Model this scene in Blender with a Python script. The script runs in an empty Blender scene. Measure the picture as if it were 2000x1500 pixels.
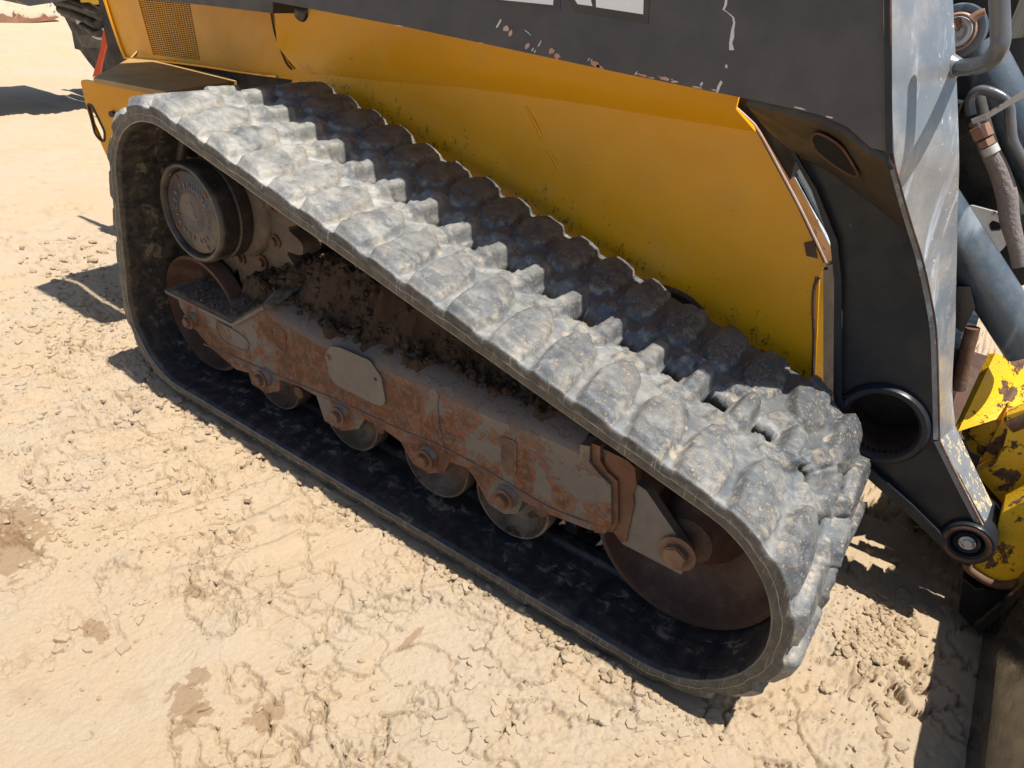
import bpy, bmesh, math, random
import numpy as np
from mathutils import Vector, Matrix
random.seed(7)
scene = bpy.context.scene
C = scene.collection

# ------------------------------------------------------------------ camera, light, exposure
CAM = np.array([0.4909, -0.7781, 0.9956]); YAW, PITCH, ROLL, FOC = -0.5646, 0.5396, 0.0961, 1372.3
_f = np.array([math.sin(YAW)*math.cos(PITCH), math.cos(YAW)*math.cos(PITCH), -math.sin(PITCH)])
_r = np.array([math.cos(YAW), -math.sin(YAW), 0.0]); _u = np.cross(_r, _f)
RT = math.cos(ROLL)*_r + math.sin(ROLL)*_u; UP = -math.sin(ROLL)*_r + math.cos(ROLL)*_u; FW = _f
cd = bpy.data.cameras.new('camera'); cam = bpy.data.objects.new('camera', cd); C.objects.link(cam)
cd.sensor_width = 36; cd.lens = FOC/2000*36; cd.clip_start = .02; cd.clip_end = 3000
cam.matrix_world = Matrix(((RT[0], UP[0], -FW[0], CAM[0]), (RT[1], UP[1], -FW[1], CAM[1]), (RT[2], UP[2], -FW[2], CAM[2]), (0, 0, 0, 1)))
scene.camera = cam
SUN = Vector((.33, .035, 1.0)).normalized()
EL = math.asin(SUN.z); AZ = math.atan2(SUN.x, SUN.y)
w = bpy.data.worlds.new('World'); scene.world = w; w.use_nodes = True
nt = w.node_tree; nt.nodes.clear()
sky = nt.nodes.new('ShaderNodeTexSky'); sky.sky_type = 'NISHITA'; sky.sun_disc = False
sky.sun_elevation = EL; sky.sun_rotation = AZ; sky.air_density = 1.0; sky.dust_density = 1.0
bg = nt.nodes.new('ShaderNodeBackground'); bg.inputs[1].default_value = .09
wo = nt.nodes.new('ShaderNodeOutputWorld'); nt.links.new(sky.outputs[0], bg.inputs[0]); nt.links.new(bg.outputs[0], wo.inputs[0])
sd = bpy.data.lights.new('sun', 'SUN'); sd.energy = 5.0; sd.angle = math.radians(.53); sd.color = (1, .955, .88)
so = bpy.data.objects.new('sun', sd); C.objects.link(so); so.rotation_euler = SUN.to_track_quat('Z', 'Y').to_euler(); so.location = (0, 0, 5)
scene.view_settings.view_transform = 'Standard'; scene.view_settings.look = 'None'; scene.view_settings.gamma = 1
scene.view_settings.use_curve_mapping = False; scene.view_settings.exposure = .48

# measured point of the photograph on a plane of the place (real distance): side planes, ground-parallel planes, cross planes
def hit(p, ax, v):
    r = FW + RT*(p[0]-1000)/FOC - UP*(p[1]-750)/FOC
    return CAM + r*((v-CAM[ax])/r[ax])
def AY(p, y): return Vector(hit(p, 1, y))
def AZ_(p, z): return Vector(hit(p, 2, z))
def AX(p, x): return Vector(hit(p, 0, x))

# ------------------------------------------------------------------ numpy noise
_T = np.random.RandomState(1).rand(512, 512).astype(np.float32)
def _h(ix, iy, iz, s):
    a = (np.asarray(ix).astype(np.int32)+s*37+17) & 511; b = (np.asarray(iy).astype(np.int32)+s*91+5) & 511
    return _T[a, b]
def vnoise(x, y, s=0):
    x = np.asarray(x, np.float32); y = np.asarray(y, np.float32)
    x, y = np.broadcast_arrays(x, y)
    fx = np.floor(x); fy = np.floor(y); ix = (fx.astype(np.int32)+s*37+17) & 511; iy = (fy.astype(np.int32)+s*91+5) & 511
    fx = x-fx; fy = y-fy; fx = fx*fx*(3-2*fx); fy = fy*fy*(3-2*fy); i2 = (ix+1) & 511; j2 = (iy+1) & 511
    a = _T[ix, iy]; c = _T[ix, j2]
    a = a+(_T[i2, iy]-a)*fx; c = c+(_T[i2, j2]-c)*fx
    return a+(c-a)*fy
def fbm(x, y, s=0, o=4):
    v = 0; a = .5; t = 0
    for i in range(o):
        v = v + a*vnoise(x*2**i+17.3*i, y*2**i-9.1*i, s+i); t += a; a *= .5
    return v/t
def voro(x, y, s=0):
    ix = np.floor(x); iy = np.floor(y); f1 = np.full(x.shape, 9.); f2 = np.full(x.shape, 9.); idd = np.zeros(x.shape); z = np.zeros_like(ix)
    for i in (-1, 0, 1):
        for j in (-1, 0, 1):
            cx = ix+i; cy = iy+j
            px = cx+_h(cx, cy, z, s); py = cy+_h(cx, cy, z, s+5)
            d = np.hypot(px-x, py-y); m = d < f1
            f2 = np.where(m, f1, np.minimum(f2, d)); idd = np.where(m, _h(cx, cy, z, s+9), idd); f1 = np.where(m, d, f1)
    return f1, f2, idd
def sst(a, b, x):
    t = np.clip((x-a)/(b-a), 0, 1); return t*t*(3-2*t)

# ------------------------------------------------------------------ materials
def newmat(name):
    m = bpy.data.materials.new(name); m.use_nodes = True; t = m.node_tree
    return m, t, t.nodes['Principled BSDF']
class NB:
    def __init__(s, t): s.t = t; s.co = t.nodes.new('ShaderNodeTexCoord')
    def n(s, typ, **k):
        x = s.t.nodes.new(typ)
        for a, b in k.items(): setattr(x, a, b)
        return x
    def put(s, sock, v):
        if hasattr(v, 'links') or isinstance(v, bpy.types.NodeSocket): s.t.links.new(v, sock)
        else: sock.default_value = v
    def noise(s, scale, detail=4, rough=.55, vec=None, dist=0):
        x = s.n('ShaderNodeTexNoise'); x.inputs['Scale'].default_value = scale; x.inputs['Detail'].default_value = detail
        x.inputs['Roughness'].default_value = rough; x.inputs['Distortion'].default_value = dist
        s.t.links.new(vec or s.co.outputs['Object'], x.inputs['Vector']); return x.outputs[0]
    def scaled(s, sc):
        x = s.n('ShaderNodeMapping'); x.inputs['Scale'].default_value = sc; s.t.links.new(s.co.outputs['Object'], x.inputs[0]); return x.outputs[0]
    def rng(s, v, a, b, c=0., d=1.):
        x = s.n('ShaderNodeMapRange'); x.interpolation_type = 'SMOOTHSTEP'; s.put(x.inputs[0], v)
        for i, q in enumerate((a, b, c, d)): x.inputs[i+1].default_value = q
        return x.outputs[0]
    def mix(s, f, a, b):
        x = s.n('ShaderNodeMix'); x.data_type = 'RGBA'; s.put(x.inputs[0], f)
        s.put(x.inputs[6], a if not isinstance(a, tuple) else (*a, 1)); s.put(x.inputs[7], b if not isinstance(b, tuple) else (*b, 1)); return x.outputs[2]
    def m(s, op, a, b=0.):
        x = s.n('ShaderNodeMath'); x.operation = op; s.put(x.inputs[0], a); s.put(x.inputs[1], b); return x.outputs[0]
    def bump(s, h, dist, strength=1., nrm=None):
        x = s.n('ShaderNodeBump'); x.inputs['Distance'].default_value = dist; x.inputs['Strength'].default_value = strength
        s.t.links.new(h, x.inputs['Height'])
        if nrm: s.t.links.new(nrm, x.inputs['Normal'])
        return x.outputs[0]
    def attr(s, name):
        x = s.n('ShaderNodeAttribute'); x.attribute_name = name; return x.outputs['Fac']
    def geo(s): return s.n('ShaderNodeNewGeometry')
    def voro(s, scale, feat='DISTANCE_TO_EDGE', vec=None):
        x = s.n('ShaderNodeTexVoronoi'); x.feature = feat; x.inputs['Scale'].default_value = scale
        s.t.links.new(vec or s.co.outputs['Object'], x.inputs['Vector']); return x.outputs['Distance']

def painted(name, base, var, rough=.4, chip=None, chip_amt=.7, dust=(.35, .27, .18), dust_amt=.25, chip_scale=28, spots=None, spot_lvl=.7, spec=.5, streak=None, bump=.0004):
    """paint with mottling, dust film, worn chips and small dark flecks"""
    m, t, b = newmat(name); k = NB(t)
    c = k.mix(k.rng(k.noise(6, 5), .35, .7), base, var)
    c = k.mix(k.m('MULTIPLY', k.rng(k.noise(14, 6, .65), .42, .75), dust_amt), c, dust)
    if streak:
        c = k.mix(k.m('MULTIPLY', k.rng(k.noise(1, 4, .6, k.scaled(streak[0])), .56, .70), streak[2]), c, streak[1])
    r = k.rng(k.noise(20, 4), .3, .7, rough-.08, rough+.14)
    h = k.noise(160, 3)
    if chip:
        n1 = k.noise(chip_scale, 8, .68, dist=.3); f = k.rng(n1, chip_amt-.008, chip_amt+.012)
        cc = k.mix(k.rng(k.noise(90, 4), .35, .65), chip, tuple(x*.45 for x in chip))
        c = k.mix(f, c, cc); r = k.m('MAXIMUM', r, k.m('MULTIPLY', f, .8)); h = k.m('SUBTRACT', h, k.m('MULTIPLY', f, 1.6))
    if spots:
        f = k.rng(k.noise(120, 3, .5), spot_lvl, spot_lvl+.02); f = k.m('MULTIPLY', f, k.rng(k.noise(5, 3), .42, .6)); c = k.mix(f, c, spots)
    t.links.new(c, b.inputs['Base Color']); t.links.new(r, b.inputs['Roughness']); b.inputs['Specular IOR Level'].default_value = spec
    t.links.new(k.bump(h, bump, 1), b.inputs['Normal']); return m

M = {}
M['yellow'] = painted('yellow_paint', (.78, .345, .005), (.70, .305, .005), .33, chip=(.10, .06, .035), chip_amt=.78, dust=(.45, .30, .14), dust_amt=.16, chip_scale=40, spots=(.05, .03, .015), spot_lvl=.735, bump=.0002)
def yellow_side():
    m, t, b = newmat('side_panel_paint'); k = NB(t)
    c = k.mix(k.rng(k.noise(4, 4), .35, .7), (.86, .40, .004), (.78, .355, .004))
    c = k.mix(k.m('MULTIPLY', k.rng(k.noise(9, 6, .7), .5, .75), .22), c, (.50, .33, .15))
    # splashed dirt along the lower border of the panel, thickest at the belt
    sp = k.n('ShaderNodeSeparateXYZ'); t.links.new(k.co.outputs['Object'], sp.inputs[0])
    low = k.m('ADD', sp.outputs[2], k.m('MULTIPLY', sp.outputs[0], .27))
    d = k.m('MULTIPLY', k.rng(low, .40, .60, 1, 0), k.rng(sp.outputs[0], -1.05, -.75, .55, 1))
    fl = k.noise(1, 4, .72, k.scaled((260, 1, 130))); fl2 = k.noise(1, 3, .6, k.scaled((60, 1, 40)))
    f = k.rng(k.m('ADD', k.m('MULTIPLY', fl, .6), k.m('ADD', k.m('MULTIPLY', fl2, .4), k.m('MULTIPLY', d, .145))), .655, .685)
    c = k.mix(k.m('MULTIPLY', f, .8), c, (.085, .052, .026))
    f = k.rng(k.noise(1, 2, .5, k.scaled((4, 1, 55))), .70, .72); f = k.m('MULTIPLY', f, k.rng(k.noise(9, 2), .55, .6))
    c = k.mix(k.m('MULTIPLY', f, .35), c, (.75, .52, .22))
    f = k.rng(k.noise(26, 5, .6), .735, .75); c = k.mix(f, c, (.16, .12, .08))
    t.links.new(c, b.inputs['Base Color']); t.links.new(k.rng(k.noise(20), .3, .7, .3, .46), b.inputs['Roughness'])
    t.links.new(k.bump(k.noise(3.2, 2), .006, .8), b.inputs['Normal']); return m
M['yellow_side'] = yellow_side()
M['yellow_worn'] = painted('worn_yellow_paint', (.80, .475, .010), (.72, .40, .010), .38, chip=(.17, .085, .05), chip_amt=.545, chip_scale=19, dust_amt=.1, spots=(.06, .04, .03), bump=.0012)
M['charcoal'] = painted('charcoal_paint', (.048, .048, .056), (.041, .042, .049), .42, dust=(.22, .2, .19), dust_amt=.10, spots=(.4, .36, .33), spot_lvl=.80, bump=.00012)
M['leg'] = painted('blue_black_paint', (.012, .016, .024), (.020, .022, .026), .36, spec=.28, chip=(.12, .055, .03), chip_amt=.76, dust=(.12, .10, .08), dust_amt=.12, spots=(.3, .25, .2), spot_lvl=.79, bump=.0002)
M['leg_brown'] = painted('dirty_underside_paint', (.050, .040, .030), (.075, .055, .035), .5, chip=(.14, .07, .03), chip_amt=.72, dust=(.12, .09, .06), dust_amt=.5)
M['flange'] = painted('scuffed_front_paint', (.15, .175, .205), (.23, .235, .235), .26, dust=(.60, .50, .40), dust_amt=.35, streak=((30, 30, 2.2), (.55, .62, .70), .55), spots=(.75, .68, .55), spot_lvl=.68, chip=(.2, .13, .08), chip_amt=.80, spec=.7)
M['flange_low'] = painted('chipped_front_paint', (.16, .19, .23), (.2, .22, .25), .35, chip=(.72, .63, .42), chip_amt=.535, chip_scale=45, dust=(.5, .4, .3), dust_amt=.2)
M['cylinder'] = painted('blue_grey_cylinder_paint', (.055, .078, .102), (.08, .105, .13), .28, chip=(.62, .60, .55), chip_amt=.735, chip_scale=55, dust=(.4, .38, .35), dust_amt=.22, streak=((25, 4, 4), (.45, .5, .55), .35), spec=.6)
M['tube_black'] = painted('dark_bar_paint', (.075, .08, .085), (.10, .105, .11), .25, dust=(.3, .27, .24), dust_amt=.18, spots=(.3, .25, .2), spot_lvl=.76, spec=.6)
M['black'] = painted('black_steel_paint', (.016, .017, .02), (.03, .028, .027), .33, chip=(.12, .08, .05), chip_amt=.74, dust=(.18, .14, .1), dust_amt=.25, spots=(.4, .35, .28), spot_lvl=.77)
M['bucket'] = painted('bucket_black_paint', (.008, .008, .009), (.014, .013, .012), .20, chip=(.10, .08, .06), chip_amt=.79, chip_scale=60, dust=(.1, .08, .06), dust_amt=.15, spots=(.35, .3, .24), spot_lvl=.75)
M['cavity'] = painted('dark_interior_steel', (.012, .011, .010), (.03, .022, .016), .7, dust=(.09, .065, .045), dust_amt=.4)
M['drive_black'] = painted('final_drive_paint', (.014, .014, .017), (.03, .025, .022), .38, chip=(.25, .13, .07), chip_amt=.66, chip_scale=24, dust=(.20, .15, .10), dust_amt=.4, spots=(.3, .2, .12))
M['hub_cover'] = painted('cast_cover_paint', (.058, .052, .050), (.08, .068, .060), .42, dust=(.22, .165, .12), dust_amt=.4, spots=(.25, .1, .05), spot_lvl=.8)
M['hub_letter'] = painted('cast_lettering', (.085, .095, .12), (.11, .115, .13), .45, dust_amt=.2)
M['rust'] = painted('rusted_steel', (.10, .040, .018), (.14, .062, .030), .7, chip=(.11, .085, .07), chip_amt=.60, chip_scale=14, dust=(.30, .21, .14), dust_amt=.5, bump=.0012)
M['rust_dark'] = painted('dark_rusted_steel', (.062, .028, .018), (.10, .048, .028), .65, dust=(.22, .15, .10), dust_amt=.45, chip=(.14, .09, .06), chip_amt=.66, chip_scale=12, bump=.0012)
M['rust_bolt'] = painted('rusted_bolt', (.15, .068, .036), (.10, .05, .032), .75, dust=(.35, .24, .16), dust_amt=.5, bump=.0012)
M['dish_dust'] = painted('dusty_roller_steel', (.11, .072, .046), (.065, .040, .028), .75, chip=(.12, .06, .035), chip_amt=.62, chip_scale=18, dust=(.30, .23, .165), dust_amt=.75, bump=.001)
M['plate_grey'] = painted('grey_cover_paint', (.105, .098, .088), (.125, .115, .102), .5, dust=(.3, .22, .16), dust_amt=.25, spots=(.2, .1, .05), spot_lvl=.8, bump=.0001)
M['sprocket'] = painted('muddy_cast_steel', (.075, .052, .036), (.12, .085, .058), .6, dust=(.22, .16, .11), dust_amt=.6, bump=.002)
M['white'] = painted('white_decal', (.80, .82, .85), (.72, .74, .78), .4, dust=(.5, .5, .5), dust_amt=.15, bump=.0001)
M['decal_black'] = painted('black_decal', (.030, .028, .026), (.04, .038, .035), .4, dust_amt=.1, bump=.0001)
M['chip'] = painted('bare_primer_chip', (.55, .50, .47), (.42, .20, .13), .6, dust_amt=.1)
M['chip_white'] = painted('bare_metal_scratch', (.62, .62, .64), (.45, .45, .48), .5, dust_amt=.1)
M['tray'] = painted('brown_dusty_tray', (.34, .21, .06), (.42, .26, .08), .6, dust=(.40, .29, .16), dust_amt=.5)
M['strap'] = painted('orange_webbing', (.68, .10, .03), (.55, .08, .03), .8, dust_amt=.15, bump=.001)
M['chrome'] = painted('bright_fitting', (.62, .62, .60), (.5, .48, .45), .25, chip=(.35, .15, .08), chip_amt=.62, dust_amt=.2, spec=.8)
M['copper_rust'] = painted('rusty_fitting', (.42, .24, .16), (.3, .15, .09), .5, dust=(.5, .4, .3), dust_amt=.3)
M['hose'] = painted('black_hose_rubber', (.025, .024, .024), (.06, .055, .05), .55, dust=(.3, .25, .2), dust_amt=.35)
M['sleeve'] = painted('fabric_hose_sleeve', (.14, .12, .12), (.2, .17, .16), .8, dust_amt=.3, bump=.003)
M['pale_strip'] = painted('pale_glass_edge', (.42, .52, .62), (.55, .62, .68), .35, chip=(.03, .03, .03), chip_amt=.55, chip_scale=30, dust_amt=.2)
M['orange_brown'] = painted('weathered_door_frame', (.15, .062, .006), (.10, .038, .006), .45, chip=(.06, .04, .03), chip_amt=.62, dust_amt=.2)
M['blade'] = painted('sun_bleached_blade', (.82, .72, .50), (.78, .72, .62), .5, chip=(.35, .16, .08), chip_amt=.60, chip_scale=5, dust_amt=.3)
M['blade_rust'] = painted('rusty_blade_edge', (.26, .12, .07), (.36, .19, .12), .7, dust_amt=.4)
M['bright_yellow'] = painted('bright_yellow_paint', (.85, .60, .02), (.8, .5, .01), .4, dust_amt=.1)

M['dark_fill'] = painted('near_black_fill', (.002, .002, .002), (.003, .003, .003), .9, dust_amt=0)
M['yellow_shaded'] = painted('shaded_yellow_paint', (.34, .17, .008), (.22, .11, .01), .45, chip=(.05, .03, .02), chip_amt=.66, dust_amt=.2)  # yellow paint darkened in colour so the front return looks shaded
def frame_mat():
    m, t, b = newmat('rusty_frame_steel'); k = NB(t)
    sp = k.n('ShaderNodeSeparateXYZ'); t.links.new(k.co.outputs['Object'], sp.inputs[0])
    rust = k.mix(k.rng(k.noise(35, 6, .7), .35, .65), (.140, .052, .020), (.075, .040, .024))
    rust = k.mix(k.rng(k.noise(90, 4, .6), .55, .7), rust, (.20, .095, .040))
    gray = k.mix(k.noise(5), (.095, .088, .080), (.12, .11, .098))
    n = k.m('ADD', k.m('ADD', k.noise(7, 9, .66, dist=.3), k.m('MULTIPLY', k.m('SUBTRACT', k.noise(70, 6, .75), .5), .14)), k.m('ADD', k.rng(sp.outputs[0], -.28, -.02, -.025, .055), k.rng(sp.outputs[0], -.66, -.82, 0, .05)))
    f = k.rng(n, .50, .53); ring = k.m('SUBTRACT', k.rng(n, .47, .505), f)
    c = k.mix(f, rust, gray); c = k.mix(k.m('MULTIPLY', ring, .55), c, (.30, .13, .07))
    c = k.mix(k.m('MULTIPLY', k.rng(k.noise(60, 6, .7), .5, .62), .55), c, (.15, .115, .10))
    # dust settles where the steel faces up
    g = k.geo(); s2 = k.n('ShaderNodeSeparateXYZ'); t.links.new(g.outputs['Normal'], s2.inputs[0])
    dz = k.m('MULTIPLY', k.rng(s2.outputs[2], .15, .7), k.rng(k.noise(25, 5), .2, .5, .55, 1))
    c = k.mix(dz, c, k.mix(k.noise(150, 4), (.17, .125, .10), (.25, .19, .145)))
    hgt = k.rng(k.m('ADD', sp.outputs[2], k.m('MULTIPLY', k.noise(20, 6, .65), .09)), .325, .385); c = k.mix(k.m('MULTIPLY', hgt, .8), c, k.mix(k.noise(180, 4, .7), (.11, .085, .072), (.20, .155, .125)))
    t.links.new(c, b.inputs['Base Color']); t.links.new(k.rng(f, 0, 1, .85, .5), b.inputs['Roughness'])
    h = k.m('ADD', k.m('MULTIPLY', f, .8), k.m('MULTIPLY', k.noise(220, 4, .7), .9))
    t.links.new(k.bump(h, .0012, 1), b.inputs['Normal']); return m
M['frame'] = frame_mat()

def rubber_outer():
    m, t, b = newmat('dusty_tread_rubber'); k = NB(t); lug = k.attr('lug')
    dark = k.mix(k.noise(12, 4), (.040, .046, .054), (.065, .070, .075))
    dust = k.mix(k.rng(k.noise(14, 7, .68, dist=.6), .40, .60), (.135, .152, .168), (.30, .292, .268))
    sx0 = k.n('ShaderNodeSeparateXYZ'); t.links.new(k.co.outputs['Object'], sx0.inputs[0])
    dust = k.mix(k.m('MULTIPLY', k.rng(sx0.outputs[0], .15, -.75, .1, 1), k.rng(k.noise(20, 6, .65), .35, .62)), dust, (.42, .405, .36))
    f = k.rng(k.m('ADD', k.m('ADD', k.m('MULTIPLY', k.noise(22, 6, .62), .6), k.m('MULTIPLY', k.noise(75, 6, .7), .4)), k.m('MULTIPLY', lug, -.10)), .20, .66, .16, .95); sx_ = k.n('ShaderNodeSeparateXYZ'); t.links.new(k.co.outputs['Object'], sx_.inputs[0]); f = k.m('MINIMUM', k.m('ADD', f, k.rng(sx_.outputs[0], .25, -.8, -.04, .18)), 1.); f = k.m('MULTIPLY', f, k.rng(sx_.outputs[1], .22, .30, 1, .38))  # last factor cuts dust on the far half to deepen the arm's shade
    c = k.mix(f, dark, dust)
    # pale soil packed in the scratches on the lug tops
    s1 = k.rng(k.noise(1, 6, .75, k.scaled((260, 70, 260))), .585, .62); s2 = k.rng(k.noise(120, 8, .8), .565, .60)
    s = k.m('MULTIPLY', k.m('MAXIMUM', s1, s2), k.rng(lug, .40, .85, .12, 1)); s = k.m('MULTIPLY', s, k.rng(sx_.outputs[0], -.6, .3, .45, 1.)); c = k.mix(k.m('MULTIPLY', s, .9), c, (.44, .335, .22))
    e = k.rng(k.noise(30, 4, .6), .60, .68); e = k.m('MULTIPLY', e, k.rng(lug, .0, .5, .55, 0)); c = k.mix(e, c, (.50, .40, .27))
    rim = k.m('MULTIPLY', k.m('MULTIPLY', k.rng(lug, .06, .35), k.rng(lug, .45, .9, 1, 0)), k.rng(k.noise(60, 7, .72), .45, .60)); c = k.mix(k.m('MULTIPLY', rim, .6), c, (.48, .40, .29))
    sd_ = k.attr('side'); c = k.mix(sd_, c, k.mix(k.rng(k.noise(45, 6, .7), .4, .65), (.036, .034, .031), (.085, .074, .060))); cs = k.rng(k.noise(1, 4, .6, k.scaled((260, 8, 20))), .60, .64); c = k.mix(k.m('MULTIPLY', k.m('MULTIPLY', cs, sd_), .5), c, (.30, .26, .21))
    c = k.mix(k.m('MULTIPLY', k.attr('seam'), k.rng(k.noise(9, 3), .35, .6, .2, 1)), c, (.42, .38, .31))
    t.links.new(c, b.inputs['Base Color']); t.links.new(k.rng(k.noise(30, 4), .3, .7, .34, .58), b.inputs['Roughness']); b.inputs['Specular IOR Level'].default_value = .6
    cr = k.rng(k.voro(38, vec=None), 0, .03)
    h = k.m('ADD', k.noise(120, 6, .7), k.m('MULTIPLY', k.noise(480, 3), .25)); h = k.m('ADD', h, k.m('MULTIPLY', cr, .12)); h = k.m('SUBTRACT', h, k.m('MULTIPLY', s, .25))
    t.links.new(k.bump(h, .0016, 1), b.inputs['Normal']); return m
M['tread'] = rubber_outer()
def rubber_inner():
    m, t, b = newmat('smooth_belt_rubber'); k = NB(t)
    c = k.mix(k.noise(9, 4), (.014, .017, .024), (.024, .026, .031))
    sp = k.n('ShaderNodeSeparateXYZ'); t.links.new(k.co.outputs['Object'], sp.inputs[0])
    n = k.noise(34, 8, .70, dist=.5)
    mid = k.rng(k.m('ABSOLUTE', k.m('SUBTRACT', sp.outputs[1], .075)), .0, .06, .06, -.03)
    n = k.m('ADD', n, mid)
    f = k.m('MULTIPLY', k.rng(n, .575, .62), k.rng(k.noise(1, 4, .6, k.scaled((20, 45, 20))), .42, .56)); film = k.m('ADD', k.rng(k.noise(34, 7, .7), .40, .64, .04, .50), k.m('MULTIPLY', k.rng(sp.outputs[2], .08, .3, 0, 1), k.rng(k.noise(60, 6, .7), .42, .62, .08, .55)))
    c = k.mix(film, c, (.11, .088, .066)); c = k.mix(k.m('MULTIPLY', f, .9), c, k.mix(k.noise(60, 4), (.15, .115, .085), (.24, .19, .145)))
    st = k.rng(k.noise(1, 5, .7, k.scaled((18, 160, 18))), .62, .65); c = k.mix(k.m('MULTIPLY', st, .45), c, (.16, .125, .09))
    t.links.new(c, b.inputs['Base Color']); t.links.new(k.rng(f, 0, 1, .36, .85), b.inputs['Roughness'])
    t.links.new(k.bump(k.m('ADD', k.m('MULTIPLY', f, .8), k.m('MULTIPLY', k.noise(110, 4), .35)), .0014, 1), b.inputs['Normal']); return m
M['belt'] = rubber_inner()

def soil(name, c1, c2, c3, sc=1., bump=.002):
    m, t, b = newmat(name); k = NB(t)
    c = k.mix(k.rng(k.noise(2.2*sc, 7, .65), .42, .62), c1, c2)
    c = k.mix(k.rng(k.noise(11*sc, 6, .65), .55, .75, 0, .55), c, c3)
    c = k.mix(k.rng(k.noise(330*sc, 3, .7), .3, .75, 0, .35), c, tuple(x*.72 for x in c1))
    t.links.new(c, b.inputs['Base Color']); b.inputs['Roughness'].default_value = .95; b.inputs['Specular IOR Level'].default_value = .15
    h = k.m('ADD', k.m('MULTIPLY', k.noise(90*sc, 8, .75), 1), k.m('MULTIPLY', k.noise(420*sc, 4, .8), .6))
    t.links.new(k.bump(h, bump, 1), b.inputs['Normal']); return m, t, b, k
def ground_mat():
    m, t, b, k = soil('dry_cracked_clay', (.52, .392, .255), (.50, .405, .295), (.38, .265, .165), 1, .0036)
    c = b.inputs['Base Color'].links[0].from_socket
    # damp brown stains of oil and water with shapes of their own
    for (p, rx, ry) in [((375, 1155), .035, .012), ((360, 1360), .03, .028), ((385, 1320), .018, .02), ((375, 1400), .016, .035), ((35, 1020), .10, .05), ((15, 1075), .08, .05), ((800, 1250), .008, .03), ((520, 1395), .03, .03), ((185, 1230), .03, .02)]:
        q = AZ_(p, 0); v = k.n('ShaderNodeVectorMath'); v.operation = 'SUBTRACT'; t.links.new(k.co.outputs['Object'], v.inputs[0]); v.inputs[1].default_value = (q.x, q.y, 0)
        v2 = k.n('ShaderNodeVectorMath'); v2.operation = 'MULTIPLY'; t.links.new(v.outputs[0], v2.inputs[0]); v2.inputs[1].default_value = (1/rx, 1/ry, 0)
        ln = k.n('ShaderNodeVectorMath'); ln.operation = 'LENGTH'; t.links.new(v2.outputs[0], ln.inputs[0])
        d = k.m('ADD', ln.outputs['Value'], k.m('MULTIPLY', k.m('SUBTRACT', k.noise(55, 5, .6), .5), 2.6))
        c = k.mix(k.m('MULTIPLY', k.rng(d, .75, 1.0, 1, 0), .62), c, (.27, .165, .085))
    t.links.new(c, b.inputs['Base Color']); return m
M['ground'] = ground_mat()
M['clod'] = soil('dry_clod', (.51, .385, .25), (.41, .31, .20), (.38, .27, .17), 1.5, .003)[0]
M['mud'] = soil('dark_packed_mud', (.115, .074, .046), (.155, .105, .068), (.075, .048, .030), 3, .006)[0]
M['mud_gray'] = soil('grey_gravelly_mud', (.22, .165, .125), (.17, .13, .10), (.30, .24, .19), 4, .004)[0]

# ------------------------------------------------------------------ object helpers
def tagprops(o, label=None, cat=None, group=None, kind=None):
    for a, b in (('label', label), ('category', cat), ('group', group), ('kind', kind)):
        if b: o[a] = b
    return o
def thing(name, loc, label, cat, group=None):
    o = bpy.data.objects.new(name, None); C.objects.link(o); o.location = loc; o.empty_display_size = .1
    return tagprops(o, label, cat, group)
def link(name, me, mat, parent=None, **kw):
    o = bpy.data.objects.new(name, me); C.objects.link(o)
    if mat is not None and not me.materials: me.materials.append(mat)
    if parent is not None:
        o.parent = parent
        off = Vector((0, 0, 0)); p = parent
        while p is not None:
            off += p.location; p = p.parent
        o.location = -off if parent.type == 'EMPTY' else Vector((0, 0, 0))
    tagprops(o, **kw); return o
def finish(bm, name, mat, parent=None, smooth=False, bevel=0, seg=2, **kw):
    if bevel:
        es = [e for e in bm.edges if len(e.link_faces) == 2 and e.calc_face_angle(0) > .5]
        bmesh.ops.bevel(bm, geom=es, offset=bevel, segments=seg, affect='EDGES', clamp_overlap=True)
    bmesh.ops.recalc_face_normals(bm, faces=bm.faces)
    for f in bm.faces: f.smooth = smooth
    me = bpy.data.meshes.new(name); bm.to_mesh(me); bm.free()
    if smooth == 'auto' or smooth:
        try: me.set_sharp_from_angle(angle=math.radians(40))
        except Exception: pass
    return link(name, me, mat, parent, **kw)
def prism(bm, pts, vec):
    """closed solid: planar outline pts (Vectors) pushed by vec"""
    a = [bm.verts.new(p) for p in pts]; b = [bm.verts.new(p+vec) for p in pts]; n = len(pts)
    bm.faces.new(a); bm.faces.new(b[::-1])
    for i in range(n): bm.faces.new((a[i], b[i], b[(i+1) % n], a[(i+1) % n]))
def rounded(pts, r, n=4):
    out = []; N = len(pts)
    for i in range(N):
        p = pts[i]; a = pts[i-1]; c = pts[(i+1) % N]; d1 = (a-p); d2 = (c-p); rr = min(r, d1.length*.45, d2.length*.45)
        s = p+d1.normalized()*rr; e = p+d2.normalized()*rr
        for j in range(n+1):
            t = j/n; out.append(s*(1-t)**2+p*2*t*(1-t)+e*t*t)
    return out
def plate(name, px, y, th, mat, parent, rnd=0, bevel=.0015, **kw):
    pts = [AY(p, y) for p in px]
    if rnd: pts = rounded(pts, rnd)
    bm = bmesh.new(); prism(bm, pts, Vector((0, th, 0))); return finish(bm, name, mat, parent, bevel=bevel, **kw)
def box(bm, lo, hi, rot=None):
    x0, y0, z0 = lo; x1, y1, z1 = hi
    v = [Vector((x, y, z)) for x in (x0, x1) for y in (y0, y1) for z in (z0, z1)]
    v = [bm.verts.new(rot @ p if rot else p) for p in v]
    for f in ((0, 1, 3, 2), (4, 6, 7, 5), (0, 4, 5, 1), (2, 3, 7, 6), (0, 2, 6, 4), (1, 5, 7, 3)): bm.faces.new([v[i] for i in f])
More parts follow.
